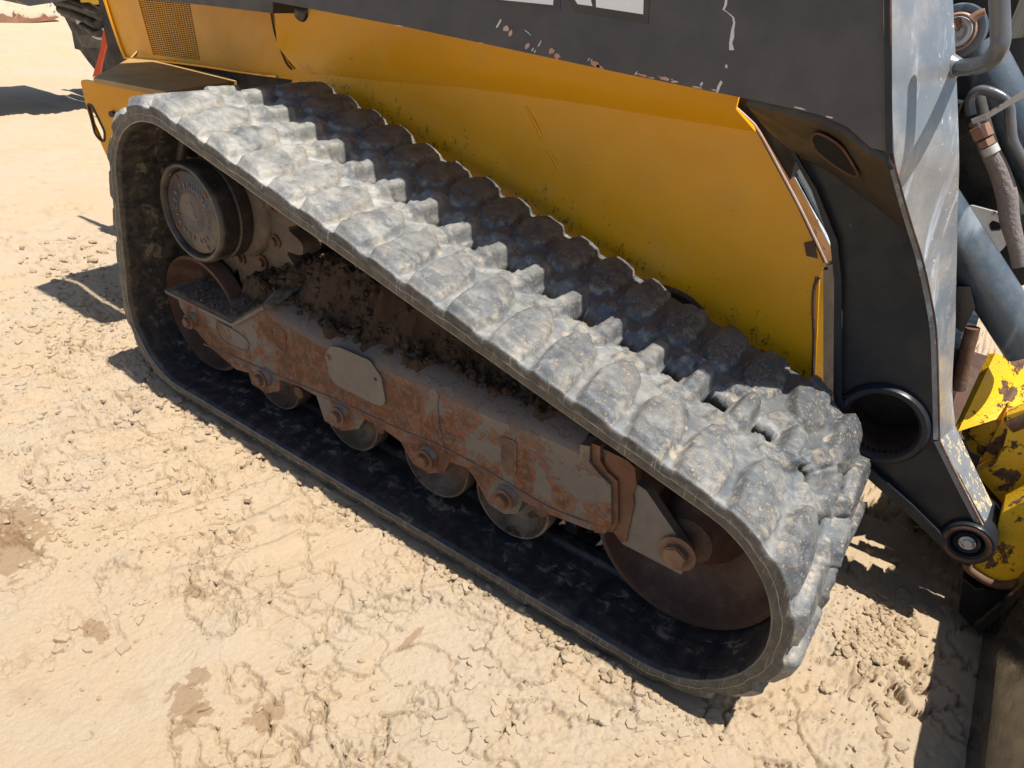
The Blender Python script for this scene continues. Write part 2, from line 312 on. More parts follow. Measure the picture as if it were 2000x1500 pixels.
def boxo(name, lo, hi, mat, parent, bevel=.002, **kw):
    bm = bmesh.new(); box(bm, lo, hi); return finish(bm, name, mat, parent, bevel=bevel, **kw)
def lathe(name, prof, cx, cz, mat, parent, n=48, y=0, smooth=True, **kw):
    """profile (radius, y offset) turned round an axis parallel to Y"""
    bm = bmesh.new(); rings = []
    for r, yy in prof:
        if r < 1e-5: rings.append([bm.verts.new((cx, y+yy, cz))])
        else: rings.append([bm.verts.new((cx+r*math.cos(a), y+yy, cz+r*math.sin(a))) for a in (2*math.pi*i/n for i in range(n))])
    for A, B in zip(rings, rings[1:]):
        for i in range(n):
            j = (i+1) % n
            if len(A) == 1 and len(B) == 1: continue
            if len(A) == 1: bm.faces.new((A[0], B[j], B[i]))
            elif len(B) == 1: bm.faces.new((A[i], A[j], B[0]))
            else: bm.faces.new((A[i], A[j], B[j], B[i]))
    return finish(bm, name, mat, parent, smooth=smooth, **kw)
def hexbolt(name, c, r, h, mat, parent, washer=True, rot=.3, **kw):
    bm = bmesh.new(); c = Vector(c)
    pts = [c+Vector((r*math.cos(rot+i*math.pi/3), 0, r*math.sin(rot+i*math.pi/3))) for i in range(6)]
    prism(bm, pts, Vector((0, -h, 0)))
    bmesh.ops.bevel(bm, geom=[e for e in bm.edges], offset=r*.12, segments=2, affect='EDGES')
    if washer:
        pts = [c+Vector((r*1.45*math.cos(a), 0, r*1.45*math.sin(a))) for a in (i*math.pi/10 for i in range(20))]
        prism(bm, pts, Vector((0, -h*.25, 0)))
    return finish(bm, name, mat, parent, **kw)
def tube(name, pts, r, mat, parent, n=14, caps=True, sub=6, **kw):
    P = [Vector(p) for p in pts]; path = []
    R = r if isinstance(r, (list, tuple)) else [r]*len(P); rr = []
    for i in range(len(P)-1):
        p0 = P[max(i-1, 0)]; p1 = P[i]; p2 = P[i+1]; p3 = P[min(i+2, len(P)-1)]
        for j in range(sub):
            t = j/sub; path.append(.5*((2*p1)+(p2-p0)*t+(2*p0-5*p1+4*p2-p3)*t*t+(3*p1-p0-3*p2+p3)*t**3)); rr.append(R[i]*(1-t)+R[i+1]*t)
    path.append(P[-1]); rr.append(R[-1])
    bm = bmesh.new(); rings = []; up = None
    for i, p in enumerate(path):
        d = (path[min(i+1, len(path)-1)]-path[max(i-1, 0)]).normalized()
        if up is None: up = d.orthogonal().normalized()
        up = (up-d*up.dot(d)).normalized(); s = d.cross(up)
        rings.append([bm.verts.new(p+(up*math.cos(a)+s*math.sin(a))*rr[i]) for a in (2*math.pi*k/n for k in range(n))])
    for A, B in zip(rings, rings[1:]):
        for i in range(n): bm.faces.new((A[i], A[(i+1) % n], B[(i+1) % n], B[i]))
    if caps: bm.faces.new(rings[0][::-1]); bm.faces.new(rings[-1])
    return finish(bm, name, mat, parent, smooth=True, **kw)
def holed(name, outer, holes, vec, mat, parent, **kw):
    """flat plate with real openings; outlines are Vectors in one plane"""
    bm = bmesh.new(); es = []; loops = [outer]+holes; VL = []
    for L in loops:
        v = [bm.verts.new(p) for p in L]; VL.append(v)
        es += [bm.edges.new((v[i], v[(i+1) % len(v)])) for i in range(len(v))]
    bmesh.ops.triangle_fill(bm, use_beauty=True, use_dissolve=False, edges=es)
    fs = list(bm.faces); mp = {}
    for v in list(bm.verts): mp[v] = bm.verts.new(v.co+vec)
    for f in fs: bm.faces.new([mp[v] for v in f.verts][::-1])
    for v in VL:
        for i in range(len(v)):
            a, b = v[i], v[(i+1) % len(v)]; bm.faces.new((a, mp[a], mp[b], b))
    return finish(bm, name, mat, parent, **kw)
def gridmesh(name, V, ni, nj, wrap_i=False):
    ii = np.arange(ni if wrap_i else ni-1)[:, None]; jj = np.arange(nj-1)[None, :]
    a = ii*nj+jj; b = ((ii+1) % ni)*nj+jj
    return np.stack([a, b, b+1, a+1], -1).reshape(-1, 4)
def npmesh(name, V, F, smooth=True):
    me = bpy.data.meshes.new(name); me.vertices.add(len(V)); me.vertices.foreach_set('co', np.asarray(V, np.float32).ravel())
    F = np.asarray(F, np.int32); me.loops.add(F.size); me.loops.foreach_set('vertex_index', F.ravel())
    me.polygons.add(len(F)); me.polygons.foreach_set('loop_start', np.arange(0, F.size, F.shape[1], dtype=np.int32))
    me.polygons.foreach_set('loop_total', np.full(len(F), F.shape[1], np.int32))
    me.polygons.foreach_set('use_smooth', np.full(len(F), smooth, bool)); me.update(calc_edges=True); me.validate(); return me
def setattr_(me, name, v):
    a = me.attributes.new(name, 'FLOAT', 'POINT'); a.data.foreach_set('value', np.asarray(v, np.float32))

# ------------------------------------------------------------------ ground sheet
def axis_grid(lo, hi, step, far, gl, gh):
    a = list(np.arange(lo, hi, step))
    def out(x, sg, g):
        d = step; L = []
        while abs(x) < far: d = min(d*(g if d < .03 else 1.09), 60); x += sg*d; L.append(x)
        return L
    return np.array(out(lo, -1, gl)[::-1]+a+out(a[-1], 1, gh))
def ground_h(X, Y):
    wx = X+.02*(fbm(X*9, Y*9, 3, 3)-.5)*2; wy = Y+.02*(fbm(X*9, Y*9, 13, 3)-.5)*2
    h = .030*(fbm(X*1.6, Y*1.6, 21, 3)-.5)+.007*(fbm(X*6, Y*6, 22, 3)-.5)
    near = np.exp(-((np.clip(np.abs(Y), 0, 9)/.6)**2))*sst(-1.6, -1.2, X)*sst(.75, .55, X); h = h*(1-.55*near)
    # old print of the belt beside the machine: shallow ridges at the pitch of the lugs
    u = X*.94-Y*.34; ph = u/.086*2*np.pi+1.2*np.sin(Y*9)+2*(fbm(X*5, Y*5, 5, 2)-.5)
    mk = sst(-1.35, -1.1, X)*sst(-.25, -.42, X)*sst(-.42, -.25, Y)*sst(.06, .0, Y)
    h = h+mk*.0100*(sst(-.3, 1, np.sin(ph))-.4)
    ph2 = (X*.25+Y*.97)/.062*2*np.pi+1.5*np.sin(X*4); mk2 = sst(.45, .7, fbm(X*1.3+4, Y*1.3, 31, 2))*sst(-1.2, -1.9, X)
    h = h+mk2*.010*(sst(-.2, 1, np.sin(ph2))-.4)
    # pressed crust broken into plates: deep narrow joints, each plate tilted its own way
    def plates(sx, sy, sd, mask, depth, wd, tilt, step, warp):
        nonlocal h
        ax = (X+warp*(fbm(X*14, Y*14, sd+1, 4)-.5))*sx; ay = (Y+warp*(fbm(X*14, Y*14, sd+2, 4)-.5))*sy
        f1, f2, idd = voro(ax, ay, sd); e = (f2-f1)/max(sx, sy)*.8
        on = mask*sst(.42, .50, fbm(X*sx*.45, Y*sy*.45, sd+7, 2))
        g = np.sin(idd*97)*.5; g2 = np.cos(idd*57)*.5
        h = h+mask*(idd-.5)*step+mask*tilt*(g*np.sin(ax*2)+g2*np.sin(ay*2))
        h = h-on*depth*(1-sst(wd*.35, wd, e))
    m1 = sst(.545, .59, fbm(X*2.9+7, Y*2.9, 41, 3)); m2 = sst(.565, .61, fbm(X*4.1-3, Y*4.1+9, 61, 3)); m3 = sst(.60, .64, fbm(X*5.7+1, Y*5.7+19, 63, 3))
    plates(7, 10, 51, m1, .016, .0036, .003, .004, .13)
    plates(17, 23, 71, m2*(.35+.65*m1), .009, .0026, .0010, .0022, .07)
    plates(42, 56, 73, m3, .0040, .0026, .0006, .0020, .02)
    # long wandering cracks
    for s, sc, dp in ((81, 1.7, .022), (91, 3.1, .020), (97, 5.7, .016), (99, 8.5, .012)):
        q = np.abs(fbm(X*sc+3*s, Y*sc*1.15, s, 6)-.5)/sc; g = sst(.53, .57, fbm(X*2.3, Y*2.3+s, s+3, 3))
        h = h-g*dp*(1-sst(.0003, .0017+.0010*vnoise(X*12, Y*12, s), q))
    # lifted flakes and scuffs: sharp ledges that face the viewer, thinning away behind
    lm = sst(.55, .64, fbm(X*2.4+11, Y*3.4, 101, 3))
    for s, sx, sy, st, N in ((121, 9, 22, .0034, 7), (127, 22, 55, .0028, 6), (129, 40, 90, .0022, 5)):
        q = fbm(X*sx+.4*sy*Y*0+2*vnoise(X*8, Y*8, s), Y*sy+1.2*vnoise(X*9, Y*5, s+2), s, 4)*N; fr_ = q-np.floor(q)
        k_ = sst(.53, .61, fbm(X*sx*.5, Y*sy*.35, s+4, 3))*(.03+.97*lm)
        h = h+k_*st*(sst(0, .10, fr_)*(1-fr_)*1.3)
    c1 = fbm(X*60, Y*85, 111, 4); h = h+lm*.008*np.maximum(0, c1-.54)*2
    h = h+.0020*(fbm(X*95, Y*95, 131, 3)-.5)+.0018*(vnoise(X*230, Y*230, 133)-.5)
    return h
xs = axis_grid(-1.26, .72, .0022, 900, 1.012, 1.05); ys = axis_grid(-.64, .02, .0022, 900, 1.06, 1.015)
GX, GY = np.meshgrid(xs, ys, indexing='ij'); H = ground_h(GX, GY); H = H*(1-sst(20, 60, np.hypot(GX, GY)))
def rut(x0, x1, y0, y1, d, s=.03):
    global H
    H = H - d*sst(x0-s, x0, GX)*sst(x1+s, x1, GX)*sst(y0-s, y0, GY)*sst(y1+s, y1, GY)
def blob(p, r, a, e=1.):
    global H
    q = AZ_(p, 0); H = H + a*np.exp(-(((GX-q.x)/r)**2+((GY-q.y)/(r*e))**2))
near_belt = sst(.012, -.012, np.minimum(GY-.0, 1))*0
under = sst(-.012, .006, GY)*sst(.47, .45, GY)*sst(-1.10, -1.03, GX)*sst(.45, .36, GX)
H = H*(1-under)+(-.008)*under
H = H - .012*0
H = np.where((GY > -.10) & (GY < 0) & (GX > -1.1) & (GX < .45), np.minimum(H, .012), H)
# pressed bank beside the belt's near edge, with clod edges standing a little above the lugs
for p, r, a in [((1690, 1290), .05, .016), ((1600, 1230), .06, .010), ((640, 960), .03, .006), ((1230, 1290), .04, .008), ((450, 1240), .05, .008), ((820, 1480), .05, .010), ((620, 1400), .05, .008), ((160, 560), .10, .02)]: blob(p, r, a)
V = np.stack([GX, GY, H], -1).reshape(-1, 3); F = gridmesh('g', V, len(xs), len(ys))
# leave the sheet open nowhere: a single surface to the horizon
link('ground', npmesh('ground', V, F), M['ground'], kind='structure')
def gz(x, y):
    i = np.clip(np.searchsorted(xs, x), 0, len(xs)-1); j = np.clip(np.searchsorted(ys, y), 0, len(ys)-1); return H[i, j]

# thin curled flakes of dried crust
def flakes(n, seed):
    R_ = np.random.RandomState(seed); VV = []; FF = []; o = 0; k = 0
    X0 = R_.uniform(-1.9, 1.1, n*6); Y0 = R_.uniform(-.70, 1.0, n*6)
    m = fbm(X0*2.4+11, Y0*3.4, 101, 3)+.5*(fbm(X0*9, Y0*12, 105, 2)-.5)
    for x, y, q in zip(X0, Y0, m):
        if k >= n: break
        if q < .53 or (-1.14 < x < .47 and -.004 < y < .46): continue
        k += 1; nv = R_.randint(5, 9); r = .0016+.014*R_.rand()**5; th = .0008+.0016*R_.rand()+r*.06; a0 = R_.rand()*6.28; el = .45+.55*R_.rand()
        an = np.sort(R_.rand(nv)*.5+np.arange(nv))/nv*6.28; rr = r*(.7+.5*R_.rand(nv)); px = rr*np.cos(an); py = rr*np.sin(an)*el
        c, s2 = math.cos(a0), math.sin(a0); qx = px*c-py*s2; qy = px*s2+py*c; tx, ty_ = R_.randn(2)*.10; z = float(gz(x, y))+th*.35
        top = np.stack([x+qx*.9, y+qy*.9, z+th+tx*qx+ty_*qy], -1); bot = np.stack([x+qx, y+qy, z-th*1.5+tx*qx*.6+ty_*qy*.6], -1)
        VV.append(np.concatenate([top, bot, [[x, y, z+th*1.1]]])); i = np.arange(nv); j = (i+1) % nv
        FF.append(np.concatenate([np.stack([i, j, i*0+2*nv], -1), np.stack([i, i+nv, j+nv], -1), np.stack([i, j+nv, j], -1)])+o); o += 2*nv+1
    return link('crust_flakes', npmesh('crust_flakes', np.concatenate(VV), np.concatenate(FF), smooth=False), M['ground'], label='thin curled flakes of dried clay crust scattered over the ground', cat='flakes', kind='stuff')
# loose clods lying on the clay
def clods(name, spots, mat, flat=.6, **kw):
    rs = np.random.RandomState(5); VV = []; FF = []; o = 0
    bm = bmesh.new(); bmesh.ops.create_icosphere(bm, subdivisions=2, radius=1); bv = np.array([v.co[:] for v in bm.verts]); bf = np.array([[v.index for v in f.verts] for f in bm.faces]); bm.free()
    bm = bmesh.new(); bmesh.ops.create_icosphere(bm, subdivisions=1, radius=1); sv = np.array([v.co[:] for v in bm.verts]); sf = np.array([[v.index for v in f.verts] for f in bm.faces]); bm.free()
    for (x, y, z, r) in spots:
        v0, f0 = (bv, bf) if r > .004 else (sv, sf)
        k = rs.rand(3)*7; nn = .55+.9*vnoise(v0[:, 0]*1.6+k[0]*9, v0[:, 1]*1.6+v0[:, 2]*1.3+k[1]*9, 3)
        v = v0*nn[:, None]*r*np.array([1+.5*rs.rand(), .7+.5*rs.rand(), flat+.2*rs.rand()]); a = rs.rand()*6.28; c, s = math.cos(a), math.sin(a)
        v = v @ np.array([[c, s, 0], [-s, c, 0], [0, 0, 1]]); VV.append(v+np.array([x, y, z])); FF.append(f0+o); o += len(v0)
    return link(name, npmesh(name, np.concatenate(VV), np.concatenate(FF), smooth=False), mat, kw.pop('parent', None), **kw)
rs = np.random.RandomState(11); sp = []
def scatter(p, sx, sy, n, r0, r1):
    q = AZ_(p, 0)
    for i in range(n):
        x = q.x+rs.randn()*sx; y = q.y+rs.randn()*sy; r = r0+(r1-r0)*rs.rand()**3
        if y > -.003 and y < .46 and x < .47 and x > -1.14: continue
        sp.append((x, y, gz(x, y)+r*.25, r))
scatter((1700, 1270), .04, .035, 420, .001, .006); scatter((1740, 1230), .03, .05, 200, .0015, .008); scatter((1650, 1200), .05, .04, 160, .001, .005)
scatter((150, 1000), .10, .06, 260, .0012, .006); scatter((200, 620), .16, .08, 260, .0018, .008); scatter((90, 650), .12, .08, 160, .0018, .009)
scatter((700, 1420), .12, .08, 200, .001, .006); scatter((1150, 1260), .12, .02, 160, .0012, .008); scatter((1450, 1450), .2, .05, 120, .001, .004)
scatter((160, 520), .2, .08, 200, .002, .012); scatter((350, 950), .25, .12, 200, .001, .004); scatter((500, 1250), .3, .15, 200, .001, .004)
for i in range(520):
    x = rs.uniform(-1.1, .42); y = -.012-abs(rs.randn())*.016; r = .0012+.006*rs.rand()**2.5; sp.append((x, y, gz(x, y)+r*.2, r))
for i in range(500):
    x = rs.uniform(.55, 1.1); y = rs.uniform(.0, 1.2); r = .0015+.009*rs.rand()**3; sp.append((x, y, gz(x, y)+r*.2, r))
flakes(3200, 3)
clods('loose_clods', sp, M['clod'], label='crumbs and small clods of dry clay lying loose on the ground round the belt', cat='clods', kind='stuff')

# ------------------------------------------------------------------ the loader
loader = thing('track_loader', (-.4, .8, 0), 'yellow and charcoal compact track loader with worn rubber track, filling the frame', 'loader')

# ---- rubber belt path (x,z) of the outer carcass surface
PIT = .086; W = .45; TH = .031
circ_ = [((-.885, .492), .205), ((.288, .208), .198), ((-.968, .194), .184)]   # top rear, front idler, bottom rear
def tangent(a, b):
    (ca, ra), (cb, rb) = a, b; d = np.array(cb)-np.array(ca); D = np.hypot(*d); ang = math.atan2(d[1], d[0])+math.acos((ra-rb)/D)
    n = np.array([math.cos(ang), math.sin(ang)]); return np.array(ca)+n*ra, np.array(cb)+n*rb, ang
segs = []; T3 = [tangent(circ_[i], circ_[(i+1) % 3]) for i in range(3)]
for i in range(3):
    a, b, ang = T3[i]; segs.append(('l', a, b, ang)); c, r = circ_[(i+1) % 3]; a2 = T3[(i+1) % 3][2]
    while a2 > ang: a2 -= 2*math.pi
    segs.append(('a', np.array(c), r, ang, a2))
Ls = [np.hypot(*(s[2]-s[1])) if s[0] == 'l' else s[2]*(s[3]-s[4]) for s in segs]; LT = sum(Ls)
NP = int(round(LT/PIT)); PIT = LT/NP; S_T = Ls[0]
def path(s):
    s = np.mod(s, LT); x = np.zeros_like(s); z = np.zeros_like(s); nx = np.zeros_like(s); nz = np.zeros_like(s); a0 = 0
    for sg, L in zip(segs, Ls):
        m = (s >= a0) & (s <= a0+L+1e-9); t = s[m]-a0
        if sg[0] == 'l':
            u = (sg[2]-sg[1])/L; x[m] = sg[1][0]+u[0]*t; z[m] = sg[1][1]+u[1]*t; nx[m] = math.cos(sg[3]); nz[m] = math.sin(sg[3])
        else:
            a = sg[3]-t/sg[2]; x[m] = sg[1][0]+sg[2]*np.cos(a); z[m] = sg[1][1]+sg[2]*np.sin(a); nx[m] = np.cos(a); nz[m] = np.sin(a)
        a0 += L
    return x, z, nx, nz
def polyd(S, Yy, pts):
    """signed distance inside convex outline given counter-clockwise or clockwise (metres)"""
    P = [(a*PIT, b) for a, b in pts]; n = len(P); area = sum(P[i][0]*P[(i+1) % n][1]-P[(i+1) % n][0]*P[i][1] for i in range(n)); sg = 1 if area > 0 else -1
    d = np.full(S.shape, 9.)
    for i in range(n):
        x0, y0 = P[i]; x1, y1 = P[(i+1) % n]; L = math.hypot(x1-x0, y1-y0)
        d = np.minimum(d, sg*((x1-x0)*(Yy-y0)-(y1-y0)*(S-x0))/L)
    return d
LUGS = [([(-.60, -.02), (-.79, .085), (-.72, .130), (-.50, .150), (-.20, .134), (.02, .060), (.01, -.02)], .0190, .0050),
        ([(.40, .178), (.36, .250), (.52, .262), (.80, .250), (.84, .186), (.72, .172)], .024, .0055),
        ([(.14, .155), (.14, .180), (.50, .196), (.72, .172), (.50, .148)], .014, .006),
        ([(.00, .262), (.06, .282), (.50, .284), (.60, .262), (.40, .256)], .018, .006),
        ([(.22, .312), (.05, .366), (.14, .415), (.28, .46), (.66, .46), (.78, .40), (.86, .345), (.70, .298), (.44, .290)], .0190, .0050)]
ds = .0032; NS = int(LT/ds); NJ = 128
s_ = np.arange(NS)*LT/NS; yj = np.linspace(0, W, NJ+1)
SS, YY = np.meshgrid(s_, yj, indexing='ij')
idx = (SS-S_T+.1774)/PIT
wob = .009*(fbm(SS*16, YY*16, 201, 4)-.5); hh = np.zeros_like(SS)
fr = np.mod(idx, 1.)
for li, (pts, hgt, wd) in enumerate(LUGS):
    best = np.full(SS.shape, -9.)
    for k in (-1, 0, 1):
        best = np.maximum(best, polyd((fr+k)*PIT+wob, YY+.6*wob, pts))
    cell = np.floor(idx); var = .82+.3*_h(cell, np.full_like(cell, li), np.zeros_like(cell), 77)
    v = hgt*var*sst(-wd*1.6, wd*.45, best)**1.3; v = v+.0022*var*sst(0, .030, best)
    if li in (0, 4):     # worn blocks: steep behind, running out forwards
        c0 = -.35 if li == 0 else .45
        rel = np.mod(fr-c0+.5, 1)-.5; v = v*(1.12-.42*sst(-.35, .45, rel))
    hh = np.maximum(hh, v)+.18*np.minimum(hh, v)
lugn = np.clip(hh/.020, 0, 1)
hh = hh*(1-.05*fbm(SS*30, YY*30, 211, 3))+.0010*(fbm(SS*22, YY*22, 221, 4)-.5)+.0009*(fbm(SS*80, YY*80, 231, 3)-.5)
ch = sst(.60, .63, fbm(SS*38, YY*38, 241, 4)); hh = hh-.0030*ch*lugn; cr_ = np.abs(fbm(SS*16+3, YY*11, 243, 5)-.5)/16; hh = hh-.0028*(1-sst(.0004, .0016, cr_))*sst(.5, .58, fbm(SS*9, YY*9, 245, 2))
# drive openings between the blocks
hs = (fr-.07); hs = hs-np.round(hs)
hw = .0225+.003*np.sin(idx*2.1)+.0025*(np.abs(hs/.2)-.5)*2
hd = np.maximum(np.abs(hs)/.235, np.abs(YY-.222-.004*np.sin(fr*20))/hw)
HM = (hd < 1); hm_cell = HM[:, :-1] & np.roll(HM, -1, 0)[:, :-1] & HM[:, 1:] & np.roll(HM, -1, 0)[:, 1:]
hh = hh*sst(.95, 1.7, hd)-.004*sst(1.5, 1., hd)
# near and far borders: rounded and slightly scalloped
edge = np.minimum(YY, W-YY); hh = hh-.006*(1-sst(0, .010, edge)); hh = hh*(1-.75*(1-sst(0, .016, edge)))
px_, pz_, nx_, nz_ = path(s_)
yo = YY.copy(); scal = .0035*(1-lugn); yo = np.where(YY < W/2, yo+scal*(1-sst(0, .02, YY)), yo-scal*(1-sst(0, .02, W-YY)))
OUT = np.stack([px_[:, None]+nx_[:, None]*hh, yo, pz_[:, None]+nz_[:, None]*hh], -1)
# inner face
ih = np.zeros_like(SS); gy = np.minimum(YY, W-YY)
gr = np.minimum(np.abs(np.mod(idx+.30, 1)-.5), np.abs(np.mod(idx+.20, 1)-.5))*PIT
ih = ih-.0022*(1-sst(.0006, .0030, gr))*sst(.0, .01, gy)*sst(.14, .12, gy)
ih = ih+.010*sst(.136, .150, gy)*sst(.176, .168, gy)+.004*sst(.17, .19, gy)
ih = ih+.0010*(fbm(SS*18, YY*18, 251, 3)-.5)-.004*(1-sst(0, .012, gy))
it = TH+ih; INN = np.stack([px_[:, None]-nx_[:, None]*it, YY+.0*YY, pz_[:, None]-nz_[:, None]*it], -1)
nj = NJ+1
def cols(j0, side):      # intermediate columns down the side wall with the mould parting line
    o = OUT[:, j0]; i_ = INN[:, j0]; C_ = []
    for t, d in ((.12, .0022), (.30, .0028), (.46, .0028), (.49, .0038), (.52, .0028), (.75, .0034), (.92, .0026)):
        c = o*(1-t)+i_*t; c = c.copy(); base = 0 if side < 0 else W
        c[:, 1] = base+side*(d-.0028+.0012*(vnoise(s_*60, s_*0+t*9, 5)-.5)); C_.append(c)
    return C_
near = cols(0, -1); far = cols(nj-1, 1)
V = np.concatenate([OUT.reshape(-1, 3), INN.reshape(-1, 3)]+near+far); F = []
lug_a = np.concatenate([lugn.ravel(), np.zeros(lugn.size), np.zeros(14*NS)]); side_a = np.concatenate([np.zeros(lugn.size*2), np.ones(14*NS)])
side_a[:lugn.size] = (1-sst(0, .003, edge)).ravel(); seam_a = np.zeros(2*lugn.size+14*NS); seam_a[2*lugn.size+3*NS:2*lugn.size+4*NS] = 1
ii, jj = np.meshgrid(np.arange(NS), np.arange(NJ), indexing='ij'); keep = ~hm_cell
a = ii*nj+jj; b = ((ii+1) % NS)*nj+jj; NV = NS*nj
fo = np.stack([a, a+1, b+1, b], -1)[keep]; fi = np.stack([a, b, b+1, a+1], -1)[keep]+NV
base = 2*NV; si = np.arange(NS); sn = (si+1) % NS
def strip(A, B, flip):
    q = np.stack([A[si], B[si], B[sn], A[sn]], -1); return q[:, ::-1] if flip else q
seqn = [si*nj]+[base+k*NS+si for k in range(7)]+[NV+si*nj]
seqf = [si*nj+nj-1]+[base+(7+k)*NS+si for k in range(7)]+[NV+si*nj+nj-1]
sides = [strip(p, q, True) for p, q in zip(seqn, seqn[1:])]+[strip(p, q, False) for p, q in zip(seqf, seqf[1:])]
walls = []
Hc = hm_cell
for di, dj in ((1, 0), (-1, 0), (0, 1), (0, -1)):
    nb = np.roll(Hc, (-di, -dj), (0, 1)); m = Hc & ~nb; I, J = np.nonzero(m)
    if di == 1: p, q = ((I+1) % NS)*nj+J, ((I+1) % NS)*nj+J+1
    elif di == -1: p, q = I*nj+J+1, I*nj+J
    elif dj == 1: p, q = ((I+1) % NS)*nj+J+1, I*nj+J+1
    else: p, q = I*nj+J, ((I+1) % NS)*nj+J
    walls.append(np.stack([p, p+NV, q+NV, q], -1))
Fall = np.concatenate([fo]+sides+walls+[fi])
me = npmesh('rubber_track', V, Fall); setattr_(me, 'lug', lug_a); setattr_(me, 'side', side_a); setattr_(me, 'seam', seam_a)
me.materials.append(M['tread']); me.materials.append(M['belt'])
mi = np.zeros(len(me.polygons), np.int32); mi[len(Fall)-len(fi):] = 1
if len(me.polygons) == len(Fall): me.polygons.foreach_set('material_index', mi)
track = link('rubber_track', me, None, loader, label='worn rubber track with dusty grey blocks outside and smooth black inside')
# steel guide lugs standing on the inner face of the belt
def guide_me(y):
    bm = bmesh.new()
    if 1:
        pts = [Vector((-.017, y, 0)), Vector((.017, y, 0)), Vector((.012, y, .034)), Vector((.004, y, .042)), Vector((-.004, y, .042)), Vector((-.012, y, .034))]
        prism(bm, pts, Vector((0, .026, 0)))
    bmesh.ops.bevel(bm, geom=bm.edges[:], offset=.003, segments=1, affect='EDGES'); bmesh.ops.recalc_face_normals(bm, faces=bm.faces)
    m = bpy.data.meshes.new('guide_lug'); bm.to_mesh(m); bm.free(); m.materials.append(M['black']); return m
gms = [guide_me(.172), guide_me(.252)]
for k in range(NP):
    s = S_T-.1774+(k+.57)*PIT; x, z, nx, nz = [float(v[0]) for v in path(np.array([s]))]
    up = Vector((-nx, 0, -nz)); yv = Vector((0, 1, 0)); xv = yv.cross(up)
    for gm in gms:
        g = bpy.data.objects.new('guide_lug', gm); C.objects.link(g); g.parent = track
        g.matrix_local = Matrix(((xv.x, yv.x, up.x, x-nx*TH*.9), (xv.y, yv.y, up.y, 0), (xv.z, yv.z, up.z, z-nz*TH*.9), (0, 0, 0, 1)))

# ---- wheels
def roller(cx, cz, r, face, name='track_roller', depth=.030, dusty=True, label=None):
    prof = [(0, depth*.5), (r*.26, depth*.5), (r*.32, depth*1.2), (r*.55, depth*1.3), (r*.78, depth*1.05), (r*.89, depth*.5), (r*.925, .004), (r*.94, 0), (r*.985, 0), (r, .004), (r, .038), (r*.94, .046), (r*.72, .060), (r*.66, .085), (r*.66, .19), (r*.72, .21), (r*.94, .225), (r, .235), (r, .265), (0, .268)]
    o = lathe(name, prof, cx, cz, M['dish_dust' if dusty else 'rust_dark'], loader, n=64, y=face)
    if label: o['label'] = label
    return o
for i, (x, z) in enumerate(((-.705, .131), (-.462, .131), (-.222, .132), (-.035, .134))): roller(x, z, .0835, .090)
roller(.290, .211, .166, .110, 'front_idler', .050, False)
lathe('idler_hub', [(0, -.030), (.030, -.030), (.042, -.024), (.048, -.010), (.058, .0), (.066, .018), (.080, .035)], .292, .226, M['rust_dark'], loader, n=40, y=.125)
roller(-.978, .192, .149, .100, 'rear_idler', .045, False)
# drive motor housing and cover
HC = (-.893, .476)
drive = lathe('final_drive', [(.0, .02), (.092, .02), (.0935, .004), (.097, .0), (.103, .0), (.108, .005), (.109, .012), (.109, .040), (.106, .043), (.106, .047), (.110, .050), (.110, .078), (.107, .082), (.1075, .088), (.112, .091), (.112, .115), (.106, .122), (.108, .130), (.112, .14), (.112, .155), (.09, .16), (.09, .40)], *HC, M['drive_black'], loader, n=96, y=.055)
lathe('hub_cover', [(0, .0), (.040, .0), (.0415, -.0012), (.0435, -.0012), (.045, .0), (.086, .0), (.0885, .002), (.0885, .008)], *HC, M['hub_cover'], drive, n=80, y=.063)
def ring_text(txt, r, a0, size, step=None):
    cu = bpy.data.curves.new('t', 'FONT'); cu.size = size; cu.extrude = .0012; cu.offset = .0003
    for i, chh in enumerate(txt):
        if chh == ' ': continue
        cu.body = chh; o = bpy.data.objects.new('t', cu); C.objects.link(o); dg = bpy.context.evaluated_depsgraph_get(); m = bpy.data.meshes.new_from_object(o.evaluated_get(dg))
        bpy.data.objects.remove(o)
        a = a0-i*(step or size*.92/r); xs_ = [v.co.x for v in m.vertices]; cx = (min(xs_)+max(xs_))/2
        for v in m.vertices:
            px = v.co.x-cx; py = v.co.y+r
            v.co = Vector((HC[0]+px*math.sin(a)+py*math.cos(a), .0625-abs(v.co.z)*(1 if v.co.z > 0 else 0), HC[1]-px*math.cos(a)+py*math.sin(a)))
        link('raised_letter', m, M['hub_letter'], drive)
ring_text('SERVICER', .054, math.radians(262), .017); ring_text('PRODUX', .054, math.radians(120), .016); ring_text('PLUG', .052, math.radians(28), .016); ring_text('SYS', .056, math.radians(-48), .014)
tube('raised_letter', [(HC[0]+.022*math.cos(a), .0632, HC[1]+.022*math.sin(a)) for a in np.linspace(2.2, 5.6, 9)], .0016, M['hub_letter'], drive, n=8)
tube('raised_letter', [(HC[0]+dx, .0632, HC[1]+dz) for dx, dz in ((-.004, .024), (.006, .012), (.004, .002), (.012, -.010))], .0018, M['hub_letter'], drive, n=8)
for a in (118, 42, 215, 300): hexbolt('cover_screw', (HC[0]+.078*math.cos(math.radians(a)), .0635, HC[1]+.078*math.sin(math.radians(a))), .0055, .003, M['rust_bolt'], drive, washer=True)
bm = bmesh.new(); pts = [Vector((HC[0]+a, .0628, HC[1]+b)) for a, b in ((.035, -.022), (.050, -.030), (.066, -.046), (.048, -.066), (.040, -.050))]; prism(bm, pts, Vector((0, .002, 0))); finish(bm, 'fill_plug', M['hub_cover'], drive, bevel=.0006)
